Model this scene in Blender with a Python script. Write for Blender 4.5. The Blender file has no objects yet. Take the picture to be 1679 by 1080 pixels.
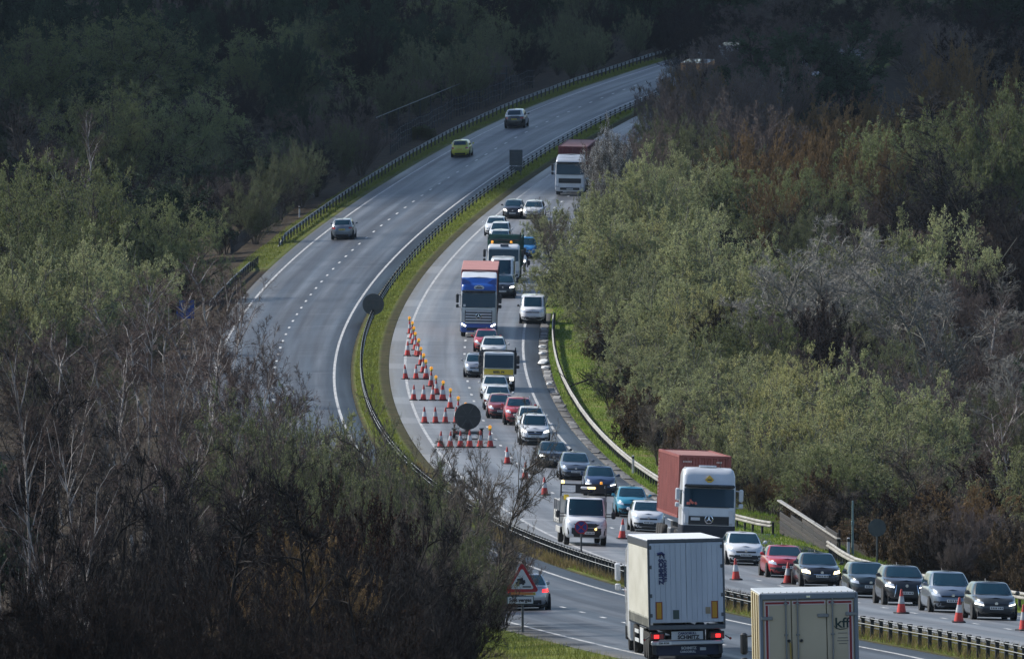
import bpy, math, random
import numpy as np
from mathutils import Matrix, Vector
random.seed(7); RNG = np.random.default_rng(7)
SC = bpy.context.scene
COL = SC.collection
R = math.radians

# ------------------------------------------------------------------ camera
F_PX = 22435.85            # focal length in photograph pixels (1679 wide)
PITCH = R(2.9); CAM_Z = 50.0
cam_d = bpy.data.cameras.new('camera'); cam = bpy.data.objects.new('camera', cam_d); COL.objects.link(cam)
cam.location = (0, 0, CAM_Z); cam.rotation_euler = (R(90) - PITCH, 0, 0)
cam_d.sensor_width = 36.0; cam_d.lens = 36.0 * F_PX / 1679.0
cam_d.clip_start = 1.0; cam_d.clip_end = 30000.0
SC.camera = cam

# ------------------------------------------------------------------ sky and sun
SUN_EL = 40.0; SUN_AZ = -66.0          # azimuth from +Y (view direction), negative = left
world = bpy.data.worlds.new('World'); SC.world = world; world.use_nodes = True
wn = world.node_tree; wn.nodes.clear()
sky = wn.nodes.new('ShaderNodeTexSky'); sky.sky_type = 'NISHITA'; sky.sun_disc = False
sky.sun_elevation = R(SUN_EL); sky.sun_rotation = R(SUN_AZ); sky.air_density = 1.0; sky.dust_density = .8; sky.ozone_density = 2.6
bg = wn.nodes.new('ShaderNodeBackground'); bg.inputs['Strength'].default_value = 0.125
wo = wn.nodes.new('ShaderNodeOutputWorld')
wn.links.new(sky.outputs[0], bg.inputs[0]); wn.links.new(bg.outputs[0], wo.inputs[0])
sun_d = bpy.data.lights.new('sun', 'SUN'); sun_d.energy = 4.9; sun_d.angle = R(0.55); sun_d.color = (1.0, 0.965, 0.905)
sun = bpy.data.objects.new('sun', sun_d); COL.objects.link(sun)
SUN_DIR = Vector((math.sin(R(SUN_AZ)) * math.cos(R(SUN_EL)), math.cos(R(SUN_AZ)) * math.cos(R(SUN_EL)), math.sin(R(SUN_EL))))
sun.rotation_euler = (-SUN_DIR).to_track_quat('-Z', 'Y').to_euler(); sun.location = (-200, 300, 400)
SC.view_settings.view_transform = 'Standard'; SC.view_settings.look = 'None'
SC.view_settings.exposure = 0.27; SC.view_settings.gamma = 1.0
SC.render.engine = 'CYCLES'
SC.cycles.max_bounces = 4; SC.cycles.diffuse_bounces = 1; SC.cycles.glossy_bounces = 3; SC.cycles.transmission_bounces = 2
SC.cycles.transparent_max_bounces = 4; SC.cycles.caustics_reflective = False; SC.cycles.caustics_refractive = False
SC.cycles.use_denoising = True
try: SC.cycles.denoiser = 'OPENIMAGEDENOISE'; SC.cycles.denoising_input_passes = 'RGB_ALBEDO_NORMAL'; SC.cycles.denoising_prefilter = 'ACCURATE'
except Exception: pass
SC.cycles.sample_clamp_indirect = 4.0; SC.cycles.volume_bounces = 0

# ------------------------------------------------------------------ the surveyed road
KN = np.arange(300, 1500.1, 25.0)
RD = [
    [8.700, 9.600, 10.400, 11.050, 11.400, 10.950, 9.354, 7.155, 5.007, 2.924, 0.915, -1.009, -2.836, -4.554, -6.158, -7.644, -9.012, -10.262, -11.396, -12.417, -13.324, -14.114, -14.778, -15.293, -15.632, -15.767, -15.680, -15.365, -14.830, -14.085, -13.137, -11.987, -10.631, -9.067, -7.301, -5.337, -3.177, -0.811, 1.772, 4.572, 7.570, 10.724, 13.979, 17.279, 20.590, 23.893, 27.185, 30.465, 33.734],
    [24.154, 22.856, 21.558, 20.260, 18.963, 17.668, 16.375, 15.087, 13.810, 12.557, 11.347, 10.196, 9.112, 8.099, 7.158, 6.288, 5.489, 4.761, 4.103, 3.517, 3.005, 2.570, 2.214, 1.943, 1.759, 1.663, 1.643, 1.687, 1.784, 1.926, 2.107, 2.325, 2.583, 2.883, 3.230, 3.626, 4.065, 4.529, 4.990, 5.417, 5.787, 6.094, 6.347, 6.558, 6.747, 6.927, 7.105, 7.283, 7.463],
    [0.0181, 0.0192, 0.0202, 0.0210, 0.0215, 0.0216, 0.0213, 0.0206, 0.0195, 0.0182, 0.0170, 0.0160, 0.0152, 0.0149, 0.0149, 0.0152, 0.0158, 0.0167, 0.0178, 0.0191, 0.0205, 0.0220, 0.0236, 0.0250, 0.0264, 0.0275, 0.0284, 0.0291, 0.0294, 0.0296, 0.0296, 0.0296, 0.0297, 0.0298, 0.0301, 0.0304, 0.0307, 0.0309, 0.0310, 0.0309, 0.0306, 0.0302, 0.0296, 0.0289, 0.0279, 0.0268, 0.0256, 0.0242, 0.0228],
    [23.280, 24.180, 24.980, 25.630, 25.980, 25.530, 23.934, 21.440, 18.926, 16.410, 13.937, 11.591, 9.454, 7.564, 5.905, 4.439, 3.132, 1.958, 0.903, -0.043, -0.886, -1.627, -2.254, -2.745, -3.068, -3.196, -3.116, -2.820, -2.304, -1.566, -0.607, 0.566, 1.943, 3.513, 5.264, 7.188, 9.280, 11.535, 13.946, 16.501, 19.186, 21.982, 24.872, 27.837, 30.861, 33.929, 37.029, 40.152, 43.292],
    [24.171, 22.840, 21.511, 20.184, 18.859, 17.540, 16.229, 14.932, 13.655, 12.411, 11.216, 10.088, 9.036, 8.063, 7.165, 6.327, 5.543, 4.813, 4.146, 3.550, 3.037, 2.614, 2.289, 2.064, 1.931, 1.874, 1.875, 1.926, 2.021, 2.157, 2.333, 2.545, 2.795, 3.080, 3.398, 3.742, 4.104, 4.473, 4.840, 5.197, 5.540, 5.867, 6.177, 6.471, 6.749, 7.016, 7.273, 7.524, 7.769],
    [-0.0121, -0.0133, -0.0146, -0.0159, -0.0173, -0.0188, -0.0205, -0.0223, -0.0243, -0.0264, -0.0284, -0.0304, -0.0321, -0.0334, -0.0341, -0.0343, -0.0339, -0.0330, -0.0317, -0.0301, -0.0283, -0.0264, -0.0245, -0.0225, -0.0207, -0.0190, -0.0175, -0.0163, -0.0153, -0.0145, -0.0139, -0.0136, -0.0135, -0.0136, -0.0139, -0.0143, -0.0148, -0.0153, -0.0158, -0.0162, -0.0164, -0.0165, -0.0163, -0.0161, -0.0157, -0.0152, -0.0146, -0.0139, -0.0132],
]
RD = [np.array(r) for r in RD]
def _dense(y):
    x = np.arange(300, 1500.01, 2.5); m = np.gradient(y, 25.0)
    i = np.clip(((x - 300) // 25).astype(int), 0, len(KN) - 2); t = (x - KN[i]) / 25.0
    return (2*t**3-3*t**2+1)*y[i] + (t**3-2*t**2+t)*25*m[i] + (-2*t**3+3*t**2)*y[i+1] + (t**3-t**2)*25*m[i+1]
DX = np.arange(300, 1500.01, 2.5)
RDD = [_dense(r) for r in RD]
def road(k, d):
    d = np.asarray(d, float); y = RDD[k]; v = np.interp(d, DX, y)
    if k in (2, 5): return v
    sl1 = (y[-1] - y[-21]) / 50.0; sl0 = (y[20] - y[0]) / 50.0
    v = v + np.where(d > 1500, sl1 * (d - 1500), 0.0)
    return v + np.where(d < 300, sl0 * (d - 300), 0.0)
HW = 3.95; EDGE = 5.02
def zL(X, d): return road(1, d) + road(2, d) * (X - road(0, d))
def zR(X, d): return road(4, d) + road(5, d) * (X - road(3, d))
def w3(X, d, Z):
    """lateral X, view depth d, height Z -> world point (the survey is kept by depth along the view axis)"""
    X = np.asarray(X, float); d = np.asarray(d, float); Z = np.asarray(Z, float)
    Y = d / math.cos(PITCH) + (Z - CAM_Z) * math.tan(PITCH)
    return np.stack(np.broadcast_arrays(X, Y, Z), -1)
def bump(X, d):
    return (np.sin(X*0.9+d*0.31)*0.5+np.sin(X*0.37-d*0.17+1.3)*0.8+np.sin(X*1.9+d*0.83+0.4)*0.3)
def terrain(X, d):
    X = np.asarray(X, float); d = np.asarray(d, float)
    xl, xr = road(0, d), road(3, d)
    a, b = xl + EDGE, xr - EDGE
    t = np.clip((X - a) / np.maximum(b - a, .1), 0, 1)
    med = zL(a, d) * (1 - t) + zR(b, d) * t + 0.10 * np.sin(np.pi * t) - 0.02
    tl = np.maximum(xl - EDGE - X, 0)
    left = zL(xl - EDGE, d) - 0.03 - 0.06 * np.minimum(tl, 4) - 0.10*np.clip(tl-4, 0, 8) + 0.10 * np.maximum(tl - 18, 0) + bump(X, d) * np.clip((tl - 1) / 8, 0, 1) * 0.25
    tr = np.maximum(X - xr - EDGE, 0)
    right = zR(xr + EDGE, d) - 0.03 - 0.03 * np.minimum(tr, 3) - 0.14*np.clip(tr-3.6, 0, 8) + 0.06 * np.maximum(tr - 22, 0) + bump(X, d) * np.clip((tr - 1.5) / 8, 0, 1) * 0.22
    g = np.where(X < a, left, np.where(X > b, right, med))
    g = np.where((np.abs(X - xl) < EDGE - 0.05), zL(X, d) - 0.10, g)
    g = np.where((np.abs(X - xr) < EDGE - 0.05), zR(X, d) - 0.10, g)
    # towards the viewpoint the ground climbs to the hill the camera stands on
    k = np.clip((300 - d) / 300.0, 0, 1)
    g = np.where(d < 300, g * (1 - k) * 1.0 + k * 47.5 - 2.5 * np.sin(np.pi * k), g)
    return g
def surf(X, d):
    """top of whatever one would stand on (asphalt or ground)"""
    X = np.asarray(X, float); d = np.asarray(d, float)
    xl, xr = road(0, d), road(3, d)
    g = terrain(X, d)
    g = np.where(np.abs(X - xl) <= EDGE, zL(X, d), g)
    return np.where(np.abs(X - xr) <= EDGE, zR(X, d), g)
def hit(u, v):
    """photograph pixel -> lateral X and depth d on the ground (used only to survey positions)"""
    d = np.arange(330, 1700, .5); X = (u - 839.5) * d / F_PX
    zr = CAM_Z - d * math.sin(PITCH) - (v - 540) * d / F_PX * math.cos(PITCH)
    g = zr - surf(X, d); i = np.where((g[:-1] > 0) & (g[1:] <= 0))[0]
    i = i[0] if len(i) else np.abs(g).argmin()
    return float(X[i]), float(d[i])
def ray_z(v, d): return CAM_Z - d * math.sin(PITCH) - (v - 540) * d / F_PX * math.cos(PITCH)
def lat(u, d): return (u - 839.5) * d / F_PX

# ------------------------------------------------------------------ helpers
def link(o, parent=None):
    COL.objects.link(o)
    if parent is not None: o.parent = parent
    return o
def tag(o, label=None, cat=None, group=None, kind=None):
    if label: o['label'] = label
    if cat: o['category'] = cat
    if group: o['group'] = group
    if kind: o['kind'] = kind
    return o
def thing(name, label, cat, group=None, loc=(0, 0, 0)):
    o = bpy.data.objects.new(name, None); o.empty_display_size = 0.3; o.location = loc
    link(o); return tag(o, label, cat, group)
class MB:
    def __init__(s): s.v = []; s.f = []; s.m = []
    def add(s, vs, fs, mi=0):
        b = len(s.v); s.v += [tuple(map(float, p)) for p in vs]; s.f += [tuple(b + i for i in f) for f in fs]; s.m += [mi] * len(fs); return s
    def box(s, c, size, bev=0.0, mi=0, rot=None):
        hx, hy, hz = size[0]/2, size[1]/2, size[2]/2; b = min(bev, hx*.9, hy*.9, hz*.9)
        if b <= 0:
            vs = [(x, y, z) for z in (-hz, hz) for y in (-hy, hy) for x in (-hx, hx)]
            fs = [(0,2,3,1),(4,5,7,6),(0,1,5,4),(2,6,7,3),(0,4,6,2),(1,3,7,5)]
        else:
            # chamfered in plan and along top and bottom
            def ring(x, y, z, k): return [(-x+k,-y,z),(x-k,-y,z),(x,-y+k,z),(x,y-k,z),(x-k,y,z),(-x+k,y,z),(-x,y-k,z),(-x,-y+k,z)]
            vs = ring(hx-b,hy-b,-hz,b*.6)+ring(hx,hy,-hz+b,b)+ring(hx,hy,hz-b,b)+ring(hx-b,hy-b,hz,b*.6)
            fs = [tuple(reversed(range(8))), tuple(range(24, 32))]
            for l in range(3):
                for i in range(8): j = (i+1) % 8; fs.append((l*8+i, l*8+j, l*8+8+j, l*8+8+i))
        M = Matrix(rot) if rot is not None else None
        vs = [tuple((M @ Vector(p)) if M else Vector(p)) for p in vs]
        return s.add([(p[0]+c[0], p[1]+c[1], p[2]+c[2]) for p in vs], fs, mi)
    def tube(s, pts, r, n=6, mi=0, caps=True):
        pts = [Vector(p) for p in pts]; rs = r if isinstance(r, (list, tuple)) else [r]*len(pts); vs = []
        for i, p in enumerate(pts):
            t = (pts[min(i+1, len(pts)-1)] - pts[max(i-1, 0)]).normalized()
            a = Vector((0,0,1)) if abs(t.z) < .9 else Vector((1,0,0))
            u = t.cross(a).normalized(); w = t.cross(u)
            for k in range(n):
                an = 2*math.pi*k/n; vs.append(p + (u*math.cos(an) + w*math.sin(an))*rs[i])
        fs = [(i*n+k, i*n+(k+1)%n, (i+1)*n+(k+1)%n, (i+1)*n+k) for i in range(len(pts)-1) for k in range(n)]
        if caps: fs += [tuple(range(n-1, -1, -1)), tuple((len(pts)-1)*n+k for k in range(n))]
        return s.add(vs, fs, mi)
    def lathe(s, prof, c=(0,0,0), axis='Z', n=20, mi=0):
        vs = []
        for r_, h in prof:
            for k in range(n):
                a = 2*math.pi*k/n; p = (r_*math.cos(a), r_*math.sin(a), h)
                if axis == 'X': p = (p[2], p[0], p[1])
                if axis == 'Y': p = (p[0], p[2], p[1])
                vs.append((p[0]+c[0], p[1]+c[1], p[2]+c[2]))
        fs = [(i*n+k, i*n+(k+1)%n, (i+1)*n+(k+1)%n, (i+1)*n+k) for i in range(len(prof)-1) for k in range(n)]
        fs += [tuple(range(n-1, -1, -1)), tuple((len(prof)-1)*n+k for k in range(n))]
        return s.add(vs, fs, mi)
    def poly(s, pts, mi=0): return s.add(pts, [tuple(range(len(pts)))], mi)
    def prism(s, pts2, y0, y1, mi=0):
        """outline in (x,z), extruded along y"""
        n = len(pts2); vs = [(x, y0, z) for x, z in pts2] + [(x, y1, z) for x, z in pts2]
        fs = [tuple(range(n)), tuple(range(2*n-1, n-1, -1))] + [(i, n+i, n+(i+1)%n, (i+1)%n) for i in range(n)]
        return s.add(vs, fs, mi)
    def grid(s, P, mi=0):
        """P: rows x cols of points"""
        r_, c_ = len(P), len(P[0]); vs = [p for row in P for p in row]
        return s.add(vs, [(i*c_+j, i*c_+j+1, (i+1)*c_+j+1, (i+1)*c_+j) for i in range(r_-1) for j in range(c_-1)], mi)
    def mesh(s, name, smooth=False):
        me = bpy.data.meshes.new(name); me.from_pydata(s.v, [], s.f); me.update()
        if any(s.m): me.polygons.foreach_set('material_index', s.m)
        if smooth:
            me.polygons.foreach_set('use_smooth', [True]*len(me.polygons))
            try: me.set_sharp_from_angle(angle=R(smooth if smooth is not True else 40))
            except Exception: pass
        return me
    def build(s, name, mats, parent=None, smooth=False):
        me = s.mesh(name, smooth)
        for m in (mats if isinstance(mats, (list, tuple)) else [mats]): me.materials.append(m)
        return link(bpy.data.objects.new(name, me), parent)
def copy_tree(o, parent=None):
    c = o.copy(); COL.objects.link(c); c.parent = parent
    for ch in o.children: copy_tree(ch, c)
    return c

# ------------------------------------------------------------------ materials
MATS = {}
def mat(name, col, rough=.6, metal=0.0, coat=0.0, emit=None, estr=0.0, spec=.5, noise=None, nscale=8.0, bumpy=0.0, bscale=30.0, trans=0.0, objrand=0.0, stretch=None):
    if name in MATS: return MATS[name]
    m = bpy.data.materials.new(name); m.use_nodes = True; nt = m.node_tree; b = nt.nodes['Principled BSDF']
    b.inputs['Base Color'].default_value = (*col, 1); b.inputs['Roughness'].default_value = rough
    b.inputs['Metallic'].default_value = metal; b.inputs['Coat Weight'].default_value = coat; b.inputs['Coat Roughness'].default_value = .06
    b.inputs['Specular IOR Level'].default_value = spec
    if emit: b.inputs['Emission Color'].default_value = (*emit, 1); b.inputs['Emission Strength'].default_value = estr
    last = None
    if noise:
        tc = nt.nodes.new('ShaderNodeTexCoord'); n = nt.nodes.new('ShaderNodeTexNoise'); n.inputs['Scale'].default_value = nscale; n.inputs['Detail'].default_value = 5
        src = tc.outputs['Object']
        if stretch:
            mp = nt.nodes.new('ShaderNodeMapping'); mp.inputs['Scale'].default_value = stretch; nt.links.new(src, mp.inputs[0]); src = mp.outputs[0]
        nt.links.new(src, n.inputs['Vector'])
        rmp = nt.nodes.new('ShaderNodeValToRGB'); rmp.color_ramp.elements[0].position = .32; rmp.color_ramp.elements[1].position = .68
        rmp.color_ramp.elements[0].color = (*col, 1); rmp.color_ramp.elements[1].color = (*noise, 1)
        nt.links.new(n.outputs['Fac'], rmp.inputs[0]); last = rmp.outputs[0]
    if objrand > 0:
        oi = nt.nodes.new('ShaderNodeObjectInfo'); hs = nt.nodes.new('ShaderNodeHueSaturation')
        mr = nt.nodes.new('ShaderNodeMapRange'); mr.inputs['To Min'].default_value = 1 - objrand; mr.inputs['To Max'].default_value = 1 + objrand
        nt.links.new(oi.outputs['Random'], mr.inputs['Value']); nt.links.new(mr.outputs[0], hs.inputs['Value'])
        if last: nt.links.new(last, hs.inputs['Color'])
        else: hs.inputs['Color'].default_value = (*col, 1)
        last = hs.outputs[0]
    if last: nt.links.new(last, b.inputs['Base Color'])
    if bumpy > 0:
        tc = nt.nodes.new('ShaderNodeTexCoord'); n = nt.nodes.new('ShaderNodeTexNoise'); n.inputs['Scale'].default_value = bscale; n.inputs['Detail'].default_value = 4
        bp = nt.nodes.new('ShaderNodeBump'); bp.inputs['Strength'].default_value = bumpy; bp.inputs['Distance'].default_value = .05
        nt.links.new(tc.outputs['Object'], n.inputs['Vector']); nt.links.new(n.outputs['Fac'], bp.inputs['Height']); nt.links.new(bp.outputs[0], b.inputs['Normal'])
    if trans > 0:
        out = nt.nodes['Material Output']; tl = nt.nodes.new('ShaderNodeBsdfTranslucent'); mx = nt.nodes.new('ShaderNodeMixShader'); mx.inputs[0].default_value = trans
        if last: nt.links.new(last, tl.inputs['Color'])
        else: tl.inputs['Color'].default_value = (*col, 1)
        nt.links.new(b.outputs[0], mx.inputs[1]); nt.links.new(tl.outputs[0], mx.inputs[2]); nt.links.new(mx.outputs[0], out.inputs['Surface'])
    MATS[name] = m; return m
def paint(name, col, metal=0.0, rough=.3): return mat('paint_'+name, col, rough, metal, coat=.8, noise=tuple(c*.86+.012 for c in col), nscale=1.6)
def asphalt_mat(name, base, worn, dark):
    m = bpy.data.materials.new(name); m.use_nodes = True; nt = m.node_tree; N = nt.nodes.new; Lk = nt.links.new; b = nt.nodes['Principled BSDF']
    uv = N('ShaderNodeUVMap'); uv.uv_map = 'road'
    sp = N('ShaderNodeSeparateXYZ'); Lk(uv.outputs[0], sp.inputs[0])
    # wheel tracks: polished bands at +-0.9 m round each lane centre
    def wave(freq, ph):
        a = N('ShaderNodeMath'); a.operation = 'MULTIPLY_ADD'; a.inputs[1].default_value = freq; a.inputs[2].default_value = ph; Lk(sp.outputs['X'], a.inputs[0])
        c = N('ShaderNodeMath'); c.operation = 'COSINE'; Lk(a.outputs[0], c.inputs[0]); return c
    w = wave(2*math.pi/1.97, math.pi)
    def noise(scale, sx, sy, det=5):
        mp = N('ShaderNodeMapping'); mp.inputs['Scale'].default_value = (sx, sy, 1); Lk(uv.outputs[0], mp.inputs[0])
        n = N('ShaderNodeTexNoise'); n.inputs['Scale'].default_value = scale; n.inputs['Detail'].default_value = det; Lk(mp.outputs[0], n.inputs['Vector']); return n
    n1 = noise(1.0, 1.1, .018); n2 = noise(1.0, .25, .12); n3 = noise(9.0, 1, 1); n4 = noise(1.0, .10, .55, 3)
    def mix(a, c2, fac, blend='MIX'):
        x = N('ShaderNodeMix'); x.data_type = 'RGBA'; x.blend_type = blend
        for i, val in ((6, a), (7, c2)):
            if isinstance(val, tuple): x.inputs[i].default_value = (*val, 1)
            else: Lk(val, x.inputs[i])
        if isinstance(fac, float): x.inputs[0].default_value = fac
        else: Lk(fac, x.inputs[0])
        return x.outputs[2]
    def ramp(src, p0, p1, v0=0., v1=1.):
        r_ = N('ShaderNodeMapRange'); r_.inputs['From Min'].default_value = p0; r_.inputs['From Max'].default_value = p1; r_.inputs['To Min'].default_value = v0; r_.inputs['To Max'].default_value = v1; Lk(src, r_.inputs['Value']); return r_.outputs[0]
    wm = N('ShaderNodeMath'); wm.operation = 'MULTIPLY'; Lk(ramp(w.outputs[0], -.3, 1.), wm.inputs[0]); Lk(ramp(n1.outputs['Fac'], .3, .62), wm.inputs[1])
    c = mix(base, worn, wm.outputs[0])
    c = mix(c, dark, ramp(n2.outputs['Fac'], .52, .72, 0, .75))
    c = mix(c, tuple(x*1.5 for x in worn), ramp(n4.outputs['Fac'], .6, .72, 0, .6))
    c = mix(c, tuple(x*.6 for x in dark), ramp(n3.outputs['Fac'], .5, .75, 0, .45))
    # hard strips outside the edge lines are older and darker, with grit on them
    ab = N('ShaderNodeMath'); ab.operation = 'ABSOLUTE'; Lk(sp.outputs['X'], ab.inputs[0])
    c = mix(c, tuple(x*.62+.004 for x in base), ramp(ab.outputs[0], 3.98, 4.10, 0, .85))
    n5 = noise(2.2, 1, .15); gm_ = N('ShaderNodeMath'); gm_.operation = 'MULTIPLY'; Lk(ramp(ab.outputs[0], 4.45, 4.95), gm_.inputs[0]); Lk(ramp(n5.outputs['Fac'], .35, .6), gm_.inputs[1]); c = mix(c, (.075, .066, .052), gm_.outputs[0])
    # dark joint between the lanes, oil drip line in the lane centres
    jn = ramp(ab.outputs[0], .10, .32, .45, 0.); c = mix(c, dark, jn)
    n6 = noise(1.0, .02, .045, 1); c = mix(c, tuple(x*1.35 for x in base), ramp(n6.outputs['Fac'], .56, .562, 0, .45))
    mo = N('ShaderNodeMath'); mo.operation = 'PINGPONG'; mo.inputs[1].default_value = 31.0; Lk(sp.outputs['Y'], mo.inputs[0]); c = mix(c, tuple(x*.5 for x in dark), ramp(mo.outputs[0], .22, .0, 0, .8))
    n7 = noise(1.0, .9, .006, 2); c = mix(c, tuple(x*.8 for x in dark), ramp(n7.outputs['Fac'], .56, .66, 0, .5))
    Lk(c, b.inputs['Base Color'])
    Lk(ramp(n1.outputs['Fac'], .3, .7, .62, .42), b.inputs['Roughness']); b.inputs['Specular IOR Level'].default_value = .35
    bp = N('ShaderNodeBump'); bp.inputs['Strength'].default_value = .25; bp.inputs['Distance'].default_value = .01; Lk(n3.outputs['Fac'], bp.inputs['Height']); Lk(bp.outputs[0], b.inputs['Normal'])
    return m
def ground_mat():
    m = bpy.data.materials.new('ground_litter_grass'); m.use_nodes = True; nt = m.node_tree; N = nt.nodes.new; Lk = nt.links.new; b = nt.nodes['Principled BSDF']
    at = N('ShaderNodeAttribute'); at.attribute_name = 'grass'; tc = N('ShaderNodeTexCoord')
    def noise(scale, det=6):
        n = N('ShaderNodeTexNoise'); n.inputs['Scale'].default_value = scale; n.inputs['Detail'].default_value = det; Lk(tc.outputs['Object'], n.inputs['Vector']); return n
    def rampc(src, cs):
        r_ = N('ShaderNodeValToRGB'); e = r_.color_ramp.elements; e[0].position, e[0].color = cs[0][0], (*cs[0][1], 1); e[1].position, e[1].color = cs[-1][0], (*cs[-1][1], 1)
        for p, c in cs[1:-1]: k = e.new(p); k.color = (*c, 1)
        Lk(src, r_.inputs[0]); return r_.outputs[0]
    g = rampc(noise(.55).outputs['Fac'], [(.3, (.08, .11, .022)), (.48, (.14, .19, .03)), (.60, (.20, .21, .05)), (.70, (.17, .135, .07))])
    l = rampc(noise(1.3).outputs['Fac'], [(.3, (.018, .014, .010)), (.55, (.045, .034, .022)), (.75, (.075, .055, .032))])
    x = N('ShaderNodeMix'); x.data_type = 'RGBA'; Lk(at.outputs['Fac'], x.inputs[0]); Lk(l, x.inputs[6]); Lk(g, x.inputs[7]); Lk(x.outputs[2], b.inputs['Base Color'])
    b.inputs['Roughness'].default_value = .95; b.inputs['Specular IOR Level'].default_value = .1
    bp = N('ShaderNodeBump'); bp.inputs['Strength'].default_value = .8; bp.inputs['Distance'].default_value = .15; Lk(noise(4.0).outputs['Fac'], bp.inputs['Height']); Lk(bp.outputs[0], b.inputs['Normal'])
    return m

# ------------------------------------------------------------------ ground
def build_ground():
    ds = np.concatenate([np.arange(0, 300, 20), np.arange(300, 1500, 6), np.arange(1500, 2200, 40), np.arange(2200, 9001, 400)]).astype(float)
    tl = np.array([0, .4, .9, 1.5, 2.2, 3, 4, 5.5, 7.5, 10, 14, 19, 26, 36, 50, 80, 140, 260, 600, 1500, 4000.])
    tm = np.array([0, .04, .2, .4, .6, .8, .96, 1.])
    D, _ = np.meshgrid(ds, np.zeros(1), indexing='ij')
    cols = []
    xl, xr = road(0, ds), road(3, ds)
    far = np.maximum(1, 1)
    for t in tl[::-1]: cols.append(xl - EDGE - t)
    cols.append(xl - EDGE + .06); cols.append(xl); cols.append(xl + EDGE - .06)
    a, b = xl + EDGE, xr - EDGE
    for t in tm: cols.append(a + (b - a) * t)
    cols.append(xr - EDGE + .06); cols.append(xr); cols.append(xr + EDGE - .06)
    for t in tl: cols.append(xr + EDGE + t)
    X = np.stack(cols, 1); D = np.repeat(ds[:, None], X.shape[1], 1); Z = terrain(X, D)
    # the land beyond keeps rising gently and then levels, so that no edge shows
    Z = np.where(D > 1500, np.minimum(Z, 60) * 0 + np.clip(road(1, 1500.) + (D - 1500) * .03, None, 55) + 0.02*np.minimum(np.abs(X - 35), 500), Z)
    Z = np.clip(Z, -30, 75)
    P = w3(X, D, Z); P[..., 1] = np.where(D < 1e-6, P[..., 1] - 60, P[..., 1])
    nr, nc = X.shape
    me = bpy.data.meshes.new('ground')
    idx = np.arange(nr*nc).reshape(nr, nc)
    q = np.stack([idx[:-1, :-1], idx[:-1, 1:], idx[1:, 1:], idx[1:, :-1]], -1).reshape(-1, 4)
    fill_mesh(me, P.reshape(-1, 3), q)
    gr = np.zeros(X.shape)
    oL = X - xl[:, None]; oR = X - xr[:, None]
    gr[(oL > 0) & (oR < 0)] = 1.0; gr[(oL > 5) & (oL < 5.4)] = .1; gr[(oR < -5) & (oR > -5.6)] = .12
    gr[(oL < 0) & (oL > -7.8) & (D > 1040)] = .5; gr[(oL < 0) & (oL > -8.0) & (D < 560)] = .7; gr[(oR > 0) & (oR < 8.4)] = .9
    at = me.attributes.new('grass', 'FLOAT', 'POINT'); at.data.foreach_set('value', gr.reshape(-1).astype(np.float32))
    me.polygons.foreach_set('use_smooth', [True]*len(me.polygons))
    me.materials.append(ground_mat())
    o = link(bpy.data.objects.new('ground', me)); tag(o, kind='structure'); return o
def fill_mesh(me, V, Q, mi=None):
    V = np.ascontiguousarray(V, np.float32); Q = np.ascontiguousarray(Q, np.int32); k = Q.shape[1]
    me.vertices.add(len(V)); me.vertices.foreach_set('co', V.ravel())
    me.loops.add(Q.size); me.loops.foreach_set('vertex_index', Q.ravel())
    me.polygons.add(len(Q)); me.polygons.foreach_set('loop_start', np.arange(0, Q.size, k, dtype=np.int32))
    try: me.polygons.foreach_set('loop_total', np.full(len(Q), k, np.int32))
    except Exception: pass
    if mi is not None: me.polygons.foreach_set('material_index', np.ascontiguousarray(mi, np.int32))
    me.update(calc_edges=True)
build_ground()

# ------------------------------------------------------------------ carriageways and paint
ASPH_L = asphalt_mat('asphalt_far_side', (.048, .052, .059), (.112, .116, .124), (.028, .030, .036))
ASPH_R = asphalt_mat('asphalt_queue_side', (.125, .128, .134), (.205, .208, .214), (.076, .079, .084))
PAINT_W = mat('road_paint', (.60, .60, .585), .7, noise=(.36, .36, .35), nscale=2.5, stretch=(3, .4, 1))
PAINT_E = mat('edge_paint_worn', (.46, .46, .45), .7, noise=(.27, .27, .265), nscale=2.0, stretch=(3, .3, 1))
def strip(name, side, o0, o1, d0, d1, step, dz, m, parent=None, uv=False, skirt=0.0, ncross=2):
    ds = np.arange(d0, d1 + 1e-6, step); kx = 0 if side == 'L' else 3; zf = zL if side == 'L' else zR
    offs = np.linspace(o0, o1, ncross)
    X = road(kx, ds)[:, None] + offs[None]; D = np.repeat(ds[:, None], len(offs), 1); Z = zf(X, D) + dz
    if skirt:
        X = np.concatenate([X[:, :1] - .02, X, X[:, -1:] + .02], 1); Z = np.concatenate([Z[:, :1] - skirt, Z, Z[:, -1:] - skirt], 1); D = np.repeat(ds[:, None], X.shape[1], 1)
        offs = np.concatenate([[o0 - .02], offs, [o1 + .02]])
    P = w3(X, D, Z); nr, nc = X.shape; idx = np.arange(nr*nc).reshape(nr, nc)
    q = np.stack([idx[:-1, :-1], idx[:-1, 1:], idx[1:, 1:], idx[1:, :-1]], -1).reshape(-1, 4)
    me = bpy.data.meshes.new(name); fill_mesh(me, P.reshape(-1, 3), q)
    if uv:
        ul = me.uv_layers.new(name='road'); U = np.stack([np.repeat(offs[None], nr, 0), np.repeat(ds[:, None], nc, 1)], -1).reshape(-1, 2)
        li = np.empty(len(me.loops), np.int32); me.loops.foreach_get('vertex_index', li); ul.data.foreach_set('uv', U[li].astype(np.float32).ravel())
    me.polygons.foreach_set('use_smooth', [True]*len(me.polygons))
    me.materials.append(m); return link(bpy.data.objects.new(name, me), parent)
ROAD_L = tag(strip('road', 'L', -EDGE, EDGE, 230, 1700, 4, 0, ASPH_L, uv=True, skirt=.12, ncross=5), 'dark left carriageway running away uphill', None, kind='structure')
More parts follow.
